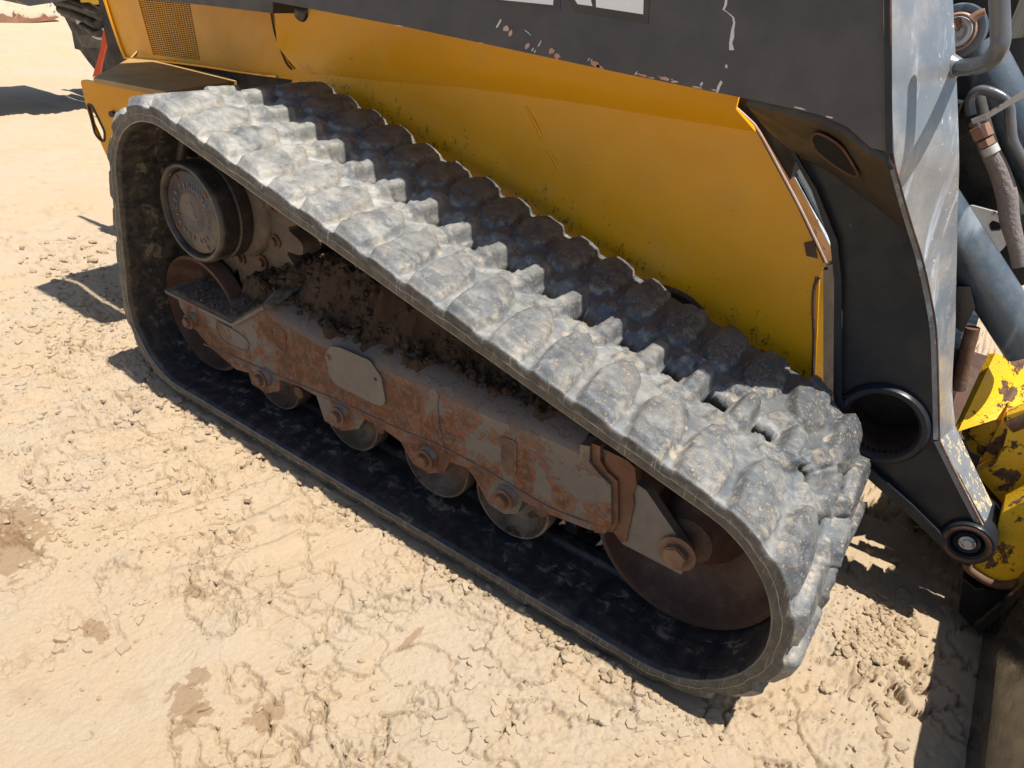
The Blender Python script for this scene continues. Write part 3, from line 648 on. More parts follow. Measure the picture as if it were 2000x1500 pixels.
# sprocket
SC = (-.845, .475)
def sprocket():
    n = 17; pts = []
    for i in range(n*14):
        a = 2*math.pi*i/(n*14); ph = abs((i % 14)/14-.5)*2; r = .156+.044*math.sqrt(max(0, float(sst(.18, .80, 1-ph))))
        pts.append(Vector((SC[0]+r*math.cos(a), .150, SC[1]+r*math.sin(a))))
    bm = bmesh.new(); prism(bm, pts, Vector((0, .050, 0))); return finish(bm, 'drive_sprocket', M['sprocket'], loader, smooth=True, bevel=.002)
spk = sprocket()
lathe('sprocket_hub', [(.0, .0), (.088, .0), (.098, .008), (.102, .015), (.105, .03)], *SC, M['sprocket'], loader, y=.135)
for i in range(9):
    a = i*2*math.pi/9-.35; hexbolt('sprocket_bolt', (SC[0]+.118*math.cos(a), .148, SC[1]+.118*math.sin(a)), .011, .011, M['rust_bolt'], spk)

# ---- roller frame
FY = .060
outline = [(348, 586), (366, 592), (452, 640), (512, 600), (546, 628), (636, 679), (750, 722), (855, 765), (965, 818), (1060, 852), (1130, 884), (1150, 905), (1165, 928), (1190, 950), (1190, 1028), (1178, 1040), (1150, 1034), (1066, 1002), (1020, 978), (1012, 1003), (985, 1004), (955, 985), (925, 930), (910, 913), (878, 903), (868, 922), (838, 925), (806, 905), (782, 862), (742, 833), (712, 818), (700, 838), (668, 842), (634, 822), (618, 773), (583, 754), (546, 742), (546, 764), (520, 768), (492, 750), (486, 728), (462, 722), (415, 682), (378, 640), (352, 600)]
bm = bmesh.new(); prism(bm, [AY(p, FY) for p in outline], Vector((0, .02, 0)))
frame = finish(bm, 'roller_frame', M['frame'], loader, bevel=.0025)
def sheet(name, rows, mat, parent, smooth=False, **kw):
    """surface through rows of points (each row the same count), given real thickness"""
    bm = bmesh.new(); R_ = [[bm.verts.new(p) for p in r] for r in rows]
    for A, B in zip(R_, R_[1:]):
        for i in range(len(A)-1): bm.faces.new((A[i], A[i+1], B[i+1], B[i]))
    bmesh.ops.recalc_face_normals(bm, faces=bm.faces)
    bmesh.ops.solidify(bm, geom=bm.faces[:], thickness=kw.pop('th', .006))
    return finish(bm, name, mat, parent, smooth=smooth, **kw)
top_line = [(512, 602), (546, 630), (636, 681), (750, 724), (855, 767), (965, 820), (1060, 854), (1130, 886)]
r0 = [AY(p, FY-.0015) for p in top_line]; rh = [p+Vector((0, .006, .011)) for p in r0]; r1 = [p+Vector((0, .035, .030)) for p in r0]; r2 = [p+Vector((0, .22, .032)) for p in r0]
sheet('frame_top', [r0, rh, r1, r2], M['frame'], frame, th=.006, smooth=True)
tl = [AY(p, FY-.010) for p in ((321, 566), (348, 580), (452, 632), (512, 598))]
sheet('tail_flange', [tl, [p+Vector((0, .17, .004)) for p in tl]], M['frame'], frame, th=.008)
plate('frame_back', [(380, 610), (600, 660), (1180, 900), (1180, 1000), (700, 800), (500, 700)], .22, .02, M['cavity'], frame)
cp = plate('inspection_cover', [(636, 690), (644, 676), (662, 678), (722, 704), (744, 736), (753, 786), (744, 794), (728, 788), (656, 752), (642, 732)], FY-.004, .004, M['plate_grey'], frame, rnd=.008, bevel=.001)
q = AY((641, 698), FY-.004); hexbolt('cover_bolt', (q.x, FY-.004, q.z), .006, .004, M['rust_bolt'], frame)
q = AY((733, 741), FY-.0045); lathe('cover_hole', [(0, 0), (.0032, 0), (.004, .001)], q.x, q.z, M['cavity'], frame, n=16, y=FY-.0048)
# pressed slot, stiffener ring, seam weld
def slot(name, px, mat, d=.001, rnd=.006, y=None): return plate(name, px, (FY if y is None else y)-d, d+.003, mat, frame, rnd=rnd, bevel=.0004)
slot('slot_rim', [(974, 858), (982, 853), (1003, 861), (1008, 868), (1008, 922), (1000, 932), (985, 928), (976, 918)], M['frame'], .0022)
slot('slot_recess', [(979, 862), (985, 858), (1000, 865), (1004, 872), (1004, 916), (998, 925), (986, 921), (980, 914)], M['rust_dark'], .0026)
tube('weld_seam', [AY(p, FY-.0005) for p in ((858, 768), (854, 790), (858, 830), (866, 868), (872, 895))], .0022, M['frame'], frame, n=8)
tube('weld_seam', [AY(p, FY-.0005) for p in ((534, 634), (548, 640), (558, 660), (557, 685), (545, 680), (532, 655), (530, 640), (534, 634))], .002, M['frame'], frame, n=8)
tube('weld_seam', [AY(p, FY-.0005) for p in ((424, 628), (462, 648), (484, 668), (478, 685), (440, 668), (424, 645), (424, 628))], .0025, M['frame'], frame, n=8)
tube('weld_seam', [AY(p, FY-.001) for p in ((398, 672), (440, 690), (500, 716), (560, 742), (640, 775), (760, 830), (900, 892), (1060, 985), (1150, 1022))], .002, M['frame'], frame, n=8)
for p, r in (((370, 628), .0125), ((510, 740), .0140), ((660, 812), .0145), ((830, 897), .0145), ((983, 975), .0150)):
    q = AY(p, .048); 
    lathe('bolt_boss', [(0, -.001), (r*1.2, -.001), (r*1.5, .004), (r*1.6, .014)], q.x, q.z, M['frame'], frame, n=28, y=.048)
    hexbolt('axle_bolt', (q.x, .047, q.z), r, .012, M['rust_bolt'], frame, rot=random.random())
for p in ((583, 770), (740, 838), (905, 925), (1055, 1000)):
    q = AY(p, .078); lathe('axle_end', [(0, -.002), (.012, -.002), (.015, 0), (.017, .02), (.012, .03)], q.x, q.z+.004, M['rust_dark'], frame, n=20, y=.078)
# front end cap collars and sliding fork
plate('end_collar', [(1133, 868), (1152, 872), (1150, 902), (1170, 926), (1193, 948), (1194, 1028), (1182, 1042), (1160, 1040), (1166, 1020), (1168, 958), (1140, 928), (1130, 905)], FY-.008, .03, M['frame'], frame, bevel=.003)
plate('end_collar', [(1156, 866), (1172, 872), (1172, 900), (1186, 922), (1206, 940), (1207, 1020), (1196, 1040), (1186, 1038), (1190, 1022), (1191, 950), (1168, 926), (1156, 902)], FY-.002, .03, M['rust'], frame, bevel=.003)
fork = plate('idler_fork', [(1160, 868), (1218, 896), (1238, 912), (1242, 944), (1262, 958), (1348, 1084), (1344, 1100), (1330, 1122), (1215, 1062), (1196, 1036), (1200, 945), (1175, 905)], FY+.008, .018, M['plate_grey'], loader, bevel=.002)
plate('fork_sleeve', [(1185, 880), (1226, 900), (1240, 914), (1243, 946), (1236, 966), (1238, 985), (1222, 1060), (1214, 1060), (1194, 1034), (1198, 942), (1180, 905)], FY+.004, .02, M['rust'], fork, bevel=.002)
q = AY((1320, 1085), .058); hexbolt('idler_bolt', (q.x, .066, q.z), .0215, .018, M['rust_bolt'], fork, rot=.5)
# packed mud lying on the frame and loose crumbs on it
def mudfield(name, mat, x0, x1, y0, y1, f, amp, parent=None, **kw):
    n1 = int((x1-x0)/.0022); n2 = int((y1-y0)/.0022); X_, Y_ = np.meshgrid(np.linspace(x0, x1, n1), np.linspace(y0, y1, n2), indexing='ij')
    Z = f(X_, Y_)+amp*(fbm(X_*38, Y_*38, 301, 5)-.5)*2+amp*.6*(fbm(X_*110, Y_*110, 302, 4)-.5)*2
    V = np.stack([X_, Y_, Z], -1).reshape(-1, 3); return link(name, npmesh(name, V, gridmesh('', V, n1, n2)), mat, parent, **kw)
tx = np.array([p.x for p in r1]); tz = np.array([p.z for p in r1])
def mud_h(X_, Y_):
    base = np.interp(X_, tx, tz); hump = .085*sst(-.78, -.60, X_)*sst(-.02, -.30, X_)*sst(.10, .17, Y_+.02*(fbm(X_*25, Y_*0, 9, 3)-.5)*2)+.014*sst(-.95, -.8, X_)
    return base-.012-.035*(1-sst(.070, .098, Y_+.030*(fbm(X_*18+3, Y_*6, 19, 4)-.5)*2))+hump*(.75+.5*fbm(X_*12, Y_*12, 8, 3))
mudfield('packed_mud', M['mud'], -.78, .12, .070, .36, mud_h, .013, label='heap of dark crumbly mud packed on the roller frame under the belt', cat='mud', kind='stuff')
def tailmud(X_, Y_):
    z = np.interp(X_, [p.x for p in tl], [p.z for p in tl]); return z+.006+.018*sst(-1.0, -.8, X_)*sst(.05, .14, Y_)-.010*(1-sst(.050, .058, Y_))-.02*(1-sst(tl[0].x, tl[0].x+.02, X_))
mudfield('mud_layer', M['mud_gray'], tl[0].x+.004, -.64, .052, .24, tailmud, .004, label='layer of grey gravelly dirt on the rear tail of the roller frame', cat='mud', kind='stuff')
sp = []
for i in range(1500):
    x = rs.uniform(-.76, .0); y = rs.uniform(.085, .24); r = .0012+.0075*rs.rand()**4; z = float(mud_h(np.array([x]), np.array([y]))[0]); sp.append((x, y, z+r*.3, r))
for i in range(0):
    x = rs.uniform(tl[0].x+.02, -.68); y = rs.uniform(.062, .2); r = .0015+.005*rs.rand()**2; z = float(tailmud(np.array([x]), np.array([y]))[0]); sp.append((x, y, z+r*.3, r))
clods('mud_crumbs', sp, M['mud'], .8, label='crumbs of brown mud lying on the heap over the roller frame', cat='mud', kind='stuff')

sp = []
for i in range(420):
    x = rs.uniform(tl[0].x+.02, -.66); y = rs.uniform(.056, .2); r = .0010+.0045*rs.rand()**3; z = float(tailmud(np.array([x]), np.array([y]))[0]); sp.append((x, y, z+r*.3, r))
clods('gravel_crumbs', sp, M['mud_gray'], .8, label='grey gravel crumbs lying on the rear tail of the roller frame', cat='gravel', kind='stuff')
# ---- body side
ya, yb = .472, .500
topu = [AY(p, ya) for p in ((520, -30), (545, 88), (555, 92), (700, 101), (900, 124), (1100, 150), (1300, 186), (1440, 212))]
P0 = [AY(p, ya) for p in ((530, -40), (536, -40), (700, -30), (900, 0), (1100, 30), (1300, 70), (1420, 110))]
P1 = [AY(p, ya) for p in ((545, 88), (556, 90), (700, 101), (900, 124), (1100, 150), (1300, 184), (1440, 210))]
P2 = [AY(p, yb) for p in ((578, 128), (596, 138), (720, 152), (900, 166), (1100, 192), (1300, 224), (1478, 252))]
P3 = [AY(p, yb) for p in ((640, 240), (700, 300), (860, 420), (1000, 500), (1200, 560), (1375, 640), (1592, 640))]
bx = AY((1612, 512), yb)
P0[-1] = Vector((P1[-1].x-.0, ya, P1[-1].z+.3)); 
for i in range(7): P0[i] = Vector((P1[i].x, ya, P1[i].z+.35))
edge_r = [AY(p, yb) for p in ((1478, 236), (1500, 290), (1560, 400), (1612, 512), (1600, 545), (1592, 745))]
panel_rows = [P0, P1, P2]
panel = sheet('side_panel', panel_rows, M['yellow_side'], loader, smooth=True, th=.006)
low = [AY((578, 128), yb), AY((600, 139), yb), AY((720, 152), yb), AY((900, 166), yb), AY((1100, 192), yb), AY((1300, 224), yb), AY((1478, 252), yb)]+edge_r[1:]+[AY((1590, 800), yb), AY((1400, 700), yb), AY((1372, 606), yb), AY((1345, 580), yb), AY((1240, 548), yb), AY((1000, 560), yb), AY((700, 400), yb), AY((560, 200), yb)]
bm = bmesh.new(); prism(bm, low, Vector((0, .006, 0))); finish(bm, 'lower_side_panel', M['yellow_side'], loader, bevel=.001)
tube('panel_lip', [AY(p, yb-.002) for p in ((1215, 538), (1250, 549), (1310, 566), (1345, 583), (1372, 608))], .006, M['rust_dark'], loader, n=8)
# dents pressed in the side panel
for a, b in (((1028, 208), (1062, 275)), ((1070, 292), (1095, 335))): tube('dent_ridge', [AY(a, yb+.0025), AY(((a[0]+b[0])/2+1, (a[1]+b[1])/2), yb-.0002), AY(b, yb+.0025)], .0042, M['yellow_side'], panel, n=10)
# chassis hull behind
HB = (-1.86, .512)
boxo('chassis', (-1.86, .512, .24), (.20, 1.56, 1.10), M['cavity'], loader)
boxo('underframe', (-1.0, .56, .10), (.28, 1.5, .26), M['cavity'], loader)
boxo('inner_frame', (-.9, .40, .12), (.20, .50, .30), M['cavity'], loader)
# return of the panel in shade-darkened paint, rubber seal and pale glass strip beside the door opening
def strip_px(name, L, R_, yl, yr, mat, th=.004, **kw):
    a = [AY(p, yl) for p in L]; b = [AY(p, yr) for p in R_]; return sheet(name, [a, b], mat, loader, th=th, **kw)
strip_px('door_frame', [(1405, 182), (1462, 232), (1482, 256), (1560, 400), (1612, 512)], [(1455, 186), (1476, 226), (1496, 245), (1576, 390), (1634, 505)], .499, .530, M['orange_brown'])
tube('door_seal', [AY(p, .499) for p in ((1405, 182), (1462, 232), (1482, 256), (1520, 325), (1560, 400), (1590, 462), (1614, 514))], .0022, M['chip'], loader, n=8)
strip_px('glass_edge', [(1452, 186), (1474, 222), (1494, 243), (1574, 392), (1620, 478)], [(1476, 190), (1500, 232), (1530, 290), (1592, 410), (1645, 500)], .531, .56, M['pale_strip'])
strip_px('door_post', [(1474, 188), (1500, 230), (1532, 292), (1592, 400), (1640, 490)], [(1500, 192), (1540, 240), (1570, 290), (1620, 390), (1660, 490)], .545, .60, M['tube_black'])
strip_px('front_return', [(1592, 540), (1590, 640), (1590, 800)], [(1608, 530), (1608, 640), (1608, 800)], .499, .512, M['yellow_shaded'])
strip_px('front_post', [(1608, 525), (1608, 640), (1608, 800)], [(1632, 515), (1636, 640), (1636, 800)], .513, .56, M['leg_brown'])
tube('post_seal', [AY(p, .498) for p in ((1600, 540), (1591, 560), (1588, 600), (1590, 660), (1588, 745), (1588, 790))], .003, M['rust_dark'], loader, n=8)
strip_px('latch_plate', [(1570, 475), (1575, 500)], [(1590, 470), (1596, 505)], .496, .497, M['rust_dark'])

# rear engine door, grille, recess
dp = [AY(p, .505) for p in ((196, -30), (226, 60), (244, 112), (262, 113), (330, 120), (400, 130), (470, 142), (600, 160), (562, 124), (544, 80), (531, 20), (524, -40))]
gr = [AY(p, .505) for p in ((263, -25), (368, -15), (392, 118), (299, 107))]
holed('engine_door', dp, [gr], Vector((0, .006, 0)), M['yellow'], loader)
boxo('door_backing', (-2.0, .53, .60), (-1.2, .54, 1.2), M['cavity'], loader)
def gp(u, v, y=.507): a = gr[0].lerp(gr[1], u); b = gr[3].lerp(gr[2], u); p = a.lerp(b, v); p.y = y; return p
bm = bmesh.new()
def bar(a, b, r, ax):
    d = ax*r; prism(bm, [a-d, b-d, b+d, a+d], Vector((0, .003, 0)))
for i in range(34):
    v = (i+.5)/34; bar(gp(0, v), gp(1, v), .0010, Vector((0, 0, 1)))
for i in range(20):
    u = (i+.5)/20; bar(gp(u, 0, .5085), gp(u, 1, .5085), .0012, Vector((1, 0, 0)))
finish(bm, 'grille_mesh', M['yellow'], loader, kind='stuff')
tube('door_gap', [AY(p, .504) for p in ((528, 15), (536, 60), (546, 90), (560, 124), (570, 135))], .0028, M['cavity'], loader, n=8)
tube('rear_edge', [AY(p, .502) for p in ((196, -30), (215, 30), (235, 88), (246, 114))], .006, M['yellow'], loader, n=8)
tube('door_edge_lip', [AY(p, .500) for p in ((246, 113), (330, 121), (400, 130), (470, 141), (540, 150))], .003, M['yellow'], loader, n=8)
# upper corner: recess with latch, slots
rc = plate('latch_recess', [(560, 4), (575, 14), (610, 52), (625, 57), (636, 44), (638, 22), (632, 0), (560, -10)], ya-.003, .003, M['yellow'], loader, rnd=.01)
lathe('latch', [(0, -.012), (.012, -.012), (.022, -.008), (.026, 0), (.030, .002)], AY((592, 20), ya).x, AY((592, 20), ya).z, M['black'], loader, n=28, y=ya-.004)
for p in ([(704, 59), (715, 60), (715, 68), (703, 67)], [(551, 52), (555, 52), (555, 66), (551, 65)], [(771, 54), (775, 54), (772, 70), (768, 68)]): plate('slot_hole', p, ya-.0012, .001, M['cavity'], loader, bevel=0)
# rear tray over the belt and bumper below it
ty = [AZ_(p, z) for p, z in (((182, 152), .665), ((322, 179), .672), ((462, 158), .672), ((425, 140), .668), ((330, 121), .664), ((252, 114), .660))]
tp = [AZ_(p, .655) for p in ((182, 152), (322, 179), (462, 158), (425, 140), (330, 121), (252, 114))]
bm = bmesh.new(); prism(bm, tp, Vector((0, 0, -.012))); finish(bm, 'rear_tray', M['tray'], loader, bevel=.002)
for p in ((263, 110), (331, 120), (403, 136)):
    a = AZ_(p, .655); bm = bmesh.new(); prism(bm, [a+Vector((0, 0, 0)), a+Vector((.014, -.022, 0)), a+Vector((0, .01, .016))], Vector((.004, .004, 0))); finish(bm, 'tray_gusset', M['tray'], loader)
bp_top = [AZ_(p, .655) for p in ((158, 156), (240, 172), (334, 183), (420, 170))]
def bumper():
    # bent plate hanging below the tray, with a recovery slot in it
    a = AZ_((157, 157), .642); b = AZ_((340, 184), .642); d = (b-a); d.z = 0; ln = d.length; d.normalize(); n = Vector((d.y, -d.x, 0))
    def on(p):
        r = Vector(FW + RT*(p[0]-1000)/FOC - UP*(p[1]-750)/FOC); t = (a-Vector(CAM)).dot(n)/r.dot(n); return Vector(CAM)+r*t
    out = rounded([on(p) for p in ((156, 155), (340, 183), (350, 240), (300, 300), (235, 350), (206, 300), (172, 222))], .012)
    hole = rounded([on(p) for p in ((171, 203), (180, 206), (205, 258), (204, 276), (196, 274), (186, 262))], .010)
    holed('rear_bumper', out, [hole], -n*.010*(1 if n.y < 0 else -1), M['yellow'], loader)
    tube('slot_rim', hole+[hole[0]], .0032, M['black'], loader, n=8, sub=2)
    q = on((222, 222)); tube('bumper_bolt', [q, q+n*.01], .008, M['rust_dark'], loader, n=8, sub=1)
bumper()

# ---- lift arm: box section over the belt
BY = .250; BT = .190
bo = [(530, 3), (780, 50), (1000, 97), (1200, 140), (1400, 181), (1480, 197), (1600, 224), (1655, 248), (1700, 288), (1743, 300), (1741, 150), (1738, -60), (1730, -260), (700, -420), (400, -150), (520, -10)]
bm = bmesh.new(); pts = [AY(p, BY) for p in bo]; prism(bm, pts, Vector((0, BT, 0)))
arm = finish(bm, 'lift_arm', M['charcoal'], loader, bevel=.0022)
tube('arm_edge_weld', [AY(p, BY+.003) for p in ((1727, -40), (1729, 100), (1729, 200), (1731, 300), (1744, 330))], .0030, M['leg'], arm, n=8)
strip_px('arm_corner', [(1726, -40), (1728, 150), (1730, 300)], [(1741, -40), (1742, 150), (1744, 300)], BY-.003, BY-.002, M['leg'], th=.0025)
# rear link bar seen at the top left
plate('link_bar', [(245, -40), (275, -2), (400, 10), (533, 26), (533, -40)], .36, .06, M['charcoal'], loader)
# lettering at the top border of the picture (cut letters: white on black)
def decal(name, px, mat, lift): return plate(name, px, BY-lift, .0006, mat, arm, bevel=0)
decal('decal_backing', [(1108, -70), (1108, 0), (1122, 24), (1180, 33), (1266, 47), (1274, -70)], M['decal_black'], .0008)
decal('decal_backing', [(850, -70), (868, -8), (1094, 18), (1096, -70)], M['decal_black'], .0008)
decal('decal_letter', [(1123, 0), (1128, 8), (1157, 12), (1146, -30), (1105, -60)], M['white'], .0014)
decal('decal_letter', [(1164, 14), (1256, 28), (1259, -60), (1163, -60)], M['white'], .0014)
decal('decal_letter', [(880, -60), (884, -10), (1080, 10), (1084, -60)], M['white'], .0014)
# chipped paint
def chipset(name, items, mat, seed):
    bm = bmesh.new(); R_ = random.Random(seed)
    for (cx, cy, rx, ry, ang) in items:
        n = 11; pts = []
        for i in range(n):
            a = 2*math.pi*i/n; k = .65+.6*R_.random(); x = rx*k*math.cos(a); y = ry*k*math.sin(a); pts.append((cx+x*math.cos(ang)-y*math.sin(ang), cy+x*math.sin(ang)+y*math.cos(ang)))
        prism(bm, [AY(p, BY-.0007) for p in pts], Vector((0, .0006, 0)))
    return finish(bm, name, mat, arm, kind='stuff')
chipset('paint_scratches', [(974, 46, 10, 2.2, -1.1), (1054, 85, 7, 1.6, -1.1), (1040, 97, 4, 2, -1.2), (1045, 100, 4, 1.2, -1.2), (1242, 143, 5, 1.2, -1.0), (1310, 156, 5, 1.5, -.3), (1030, 63, 11, .8, .7), (1370, 164, 5, 2, -1.2), (1405, 168, 13, 3, -1.2), (1155, 118, 4, 1, -1), (1150, 116, 4, 1, -1)], M['chip_white'], 1)
chipset('paint_chips', [(988, 56, 5, 6.5, .2), (998, 64, 3.5, 7, .3), (1030, 89, 4.5, 7.5, .4), (1077, 100, 4.5, 6, .3), (1088, 110, 6, 5.5, .2), (1163, 125, 9, 6, .6), (1172, 131, 8, 3, .5), (1255, 147, 12, 2.5, .2), (1272, 152, 7, 2, .2), (1300, 154, 14, 4, .25), (1316, 159, 9, 3, .2), (1362, 171, 10, 1.8, .2), (1395, 176, 6, 1.8, .2), (940, 84, 6, 1.2, .2), (780, 50.5, 8, 1, .2), (1560, 211, 14, 1.8, .25), (1620, 229, 8, 2, .3)], M['chip'], 2)
bm = bmesh.new(); dl = [(1421, -20), (1417, 10), (1413, 19), (1422, 25), (1432, 34), (1434, 45), (1431, 58), (1430, 72), (1427, 84), (1429, 98)]; wdt = [2, 2.5, 2, 1.2, 1.8, 2, 2.8, 4, 3, 5]
for i in range(len(dl)-1):
    (x0, y0), (x1, y1) = dl[i], dl[i+1]; a, b = wdt[i], wdt[i+1]
    prism(bm, [AY(p, BY-.0007) for p in ((x0-a, y0), (x0+a, y0), (x1+b, y1), (x1-b, y1))], Vector((0, .0006, 0)))
prism(bm, [AY(p, BY-.0007) for p in ((1417, 126), (1421, 127), (1420, 134), (1416, 131))], Vector((0, .0006, 0)))
finish(bm, 'paint_drip', M['chip_white'], arm)
# tapering underside plate with the oval slot, running inwards to the leg
LY = .470
tu = [AY(p, BY+.004) for p in ((1462, 192), (1600, 224), (1655, 248), (1700, 288), (1738, 302))]
tb = [AY(p, LY) for p in ((1505, 246), (1568, 300), (1622, 324), (1715, 393), (1781, 446))]
mid = [a.lerp(b, .5) for a, b in zip(tu, tb)]
sheet('gusset_plate', [tu, mid, tb], M['leg_brown'], loader, th=.008)
oc = []
for p in ((1596, 256), (1603, 246), (1620, 248), (1655, 272), (1682, 315), (1686, 328), (1672, 327), (1640, 308), (1608, 282)):
    # the slot lies on the sloping plate: point between the two border lines
    best = None
    for k in range(41):
        t = k/40; yv = BY+.004+(LY-BY-.004)*t; q = AY(p, yv); zt = float(np.interp(q.x, [v.x for v in tu], [v.z for v in tu])); zb = float(np.interp(q.x, [v.x for v in tb], [v.z for v in tb])); e = abs(q.z-(zt+(zb-zt)*t))
        if best is None or e < best[0]: best = (e, q, t)
    oc.append(best[1])
nrm = (oc[0]-oc[4]).cross(oc[2]-oc[4]).normalized(); 
if nrm.y > 0: nrm = -nrm
bm = bmesh.new(); prism(bm, rounded([p+nrm*.0125 for p in oc], .012), -nrm*.002); finish(bm, 'slot_dark_fill', M['dark_fill'], loader)  # solid near-black plate painted as the slot's dark inside
tube('slot_rim', [p+nrm*.0125 for p in oc+[oc[0]]], .0018, M['rust'], loader, n=8)
# leg plate with the cross-tube opening
leg_out = [(1545, 290), (1590, 370), (1630, 470), (1640, 545), (1640, 770), (1660, 880), (1702, 928), (1770, 990), (1845, 1062), (1880, 1095), (1930, 1070), (1925, 1030), (1838, 862), (1835, 760), (1830, 650), (1815, 560), (1781, 444), (1715, 390), (1620, 322)]
RC = AY((1722, 826), LY); rr = .060
ring = [Vector((RC.x+rr*math.cos(a), LY, RC.z+rr*math.sin(a))) for a in (2*math.pi*i/40 for i in range(40))]
leg = holed('arm_leg', [AY(p, LY) for p in leg_out], [ring], Vector((0, .016, 0)), M['leg'], loader)
lathe('cross_tube', [(.060, -.012), (.064, -.016), (.072, -.016), (.076, -.010), (.078, .002)], RC.x, RC.z, M['leg'], leg, n=56, y=LY)
lathe('tube_bore', [(.0605, -.012), (.0600, .0), (.059, .14), (0, .14)], RC.x, RC.z, M['rust_dark'], leg, n=56, y=LY)
strip_px('leg_edge', [(1545, 292), (1588, 370), (1624, 470), (1632, 545), (1630, 770), (1650, 880)], [(1552, 290), (1598, 368), (1638, 468), (1646, 545), (1646, 770), (1668, 872)], LY-.010, LY-.010, M['leg'], th=.010)
strip_px('leg_edge', [(1650, 880), (1700, 934), (1770, 996), (1842, 1066)], [(1668, 872), (1712, 920), (1782, 982), (1852, 1052)], LY-.008, LY-.008, M['leg'], th=.008)
tube('edge_rust', [AY(p, LY-.012) for p in ((1655, 885), (1700, 934), (1770, 996), (1842, 1066))], .003, M['rust'], leg, n=8)
tube('edge_rust', [AY(p, LY-.011) for p in ((1592, 370), (1626, 470), (1634, 545), (1632, 770))], .0016, M['rust_dark'], leg, n=8)
plate('leg_back', [(1640, 480), (1640, 770), (1700, 928), (1845, 1062), (1900, 1060), (1838, 862), (1835, 760), (1815, 560), (1781, 450), (1700, 400), (1620, 330)], LY+.12, .01, M['cavity'], leg)
# front flange
fl = [((1740, -60), (1858, -60), BY-.002, .40), ((1741, 100), (1866, 100), BY-.002, .40), ((1743, 285), (1873, 290), .258, .415), ((1762, 372), (1872, 370), .300, .45), ((1783, 444), (1870, 430), .350, .485), ((1802, 505), (1869, 500), .395, .52), ((1818, 575), (1867, 570), .435, .55), ((1830, 650), (1866, 640), .462, .57), ((1834, 760), (1860, 755), .465, .56), ((1836, 860), (1866, 832), .465, .56)]
A = [AY(p, y) for p, _, y, _ in fl]; B = [AY(p, y) for _, p, _, y in fl]
def crv(P, n=8):
    o = []
    for i in range(len(P)-1):
        p0 = P[max(i-1, 0)]; p1 = P[i]; p2 = P[i+1]; p3 = P[min(i+2, len(P)-1)]
        for j in range(n):
            t = j/n; o.append(.5*((2*p1)+(p2-p0)*t+(2*p0-5*p1+4*p2-p3)*t*t+(3*p1-p0-3*p2+p3)*t**3))
    return o+[P[-1]]
A = crv(A); B = crv(B)
sheet('front_flange', [[a.lerp(b, t/6) for a, b in zip(A, B)] for t in range(7)], M['flange'], loader, th=.010, smooth=True)
fl2 = [((1836, 860), (1866, 832), .465, .56), ((1875, 940), (1900, 905), .465, .55), ((1922, 1032), (1938, 984), .465, .54)]
sheet('front_flange', [[AY(p, y) for p, _, y, _ in fl2], [AY(p, y) for _, p, _, y in fl2]], M['flange_low'], loader, th=.010)
tube('flange_edge', [AY((p[0]-1, p[1]), y-.001) for p, _, y, _ in fl], .0015, M['rust_dark'], loader, n=8)
tube('flange_edge', [AY((p[0]-1, p[1]), y-.001) for p, _, y, _ in fl2], .0018, M['rust'], loader, n=8)
# pivot boss
PB = AY((1890, 1055), LY)
lathe('pivot_boss', [(0, .0), (.014, .0), (.020, -.004), (.024, .004), (.027, -.006), (.040, -.008), (.043, -.002), (.044, .10)], PB.x, PB.z, M['leg'], leg, n=48, y=LY-.006)
lathe('boss_ring', [(.030, -.0125), (.033, -.014), (.037, -.0125)], PB.x, PB.z, M['rust_dark'], leg, n=40, y=LY-.002)
hexbolt('pivot_nut', (PB.x, LY-.008, PB.z), .009, .008, M['chrome'], leg)

# ---- hydraulics at the right border
def cylpx(name, a, b, ya_, yb_, r, mat, **kw): return tube(name, [AY(a, ya_), AY(b, yb_)], r, mat, loader, n=40, sub=1, **kw)
cy1 = cylpx('lift_cylinder', (1795, 345), (2012, 682), .66, .66, .039, M['cylinder'])
lathe('cylinder_cap', [(0, 0)], 0, 0, M['cylinder'], cy1, n=4) if False else None
cy2 = cylpx('tilt_cylinder', (1905, 90), (2080, 420), .72, .72, .036, M['cylinder'])
e = AY((1872, 62), .70)
lathe('cylinder_eye', [(.018, -.030), (.030, -.032), (.040, -.030), (.042, -.024), (.042, .035), (0, .035)], e.x, e.z, M['cylinder'], cy2, n=40, y=.70)
lathe('eye_bushing', [(0, -.030), (.010, -.030), (.016, -.036), (.022, -.034), (.024, -.028)], e.x, e.z, M['chrome'], cy2, n=32, y=.70)
lathe('eye_seal', [(.024, -.034), (.0265, -.037), (.029, -.034)], e.x, e.z, M['copper_rust'], cy2, n=32, y=.70)
plate('eye_bracket', [(1868, 20), (1900, 12), (1912, 40), (1905, 75), (1930, 95), (1925, 112), (1890, 120), (1872, 100)], .745, .03, M['cylinder'], cy2, bevel=.004)
tube('grease_fitting', [AY(p, .66) for p in ((1898, 38), (1910, 28), (1924, 22))], [.008, .006, .005], M['copper_rust'], cy2, n=8, sub=2)
# grab handle on the flange
tube('grab_handle', [AY(p, y) for p, y in (((1868, 133), .40), ((1900, 130), .36), ((1930, 120), .32), ((1950, 95), .30), ((1954, 60), .30), ((1948, -60), .30))], .0105, M['tube_black'], loader, n=20)
q = AY((1868, 133), .40); tube('handle_weld', [q+Vector((-.008, 0, 0)), q+Vector((.004, -.002, 0))], [.017, .012], M['flange'], loader, n=14, sub=1)
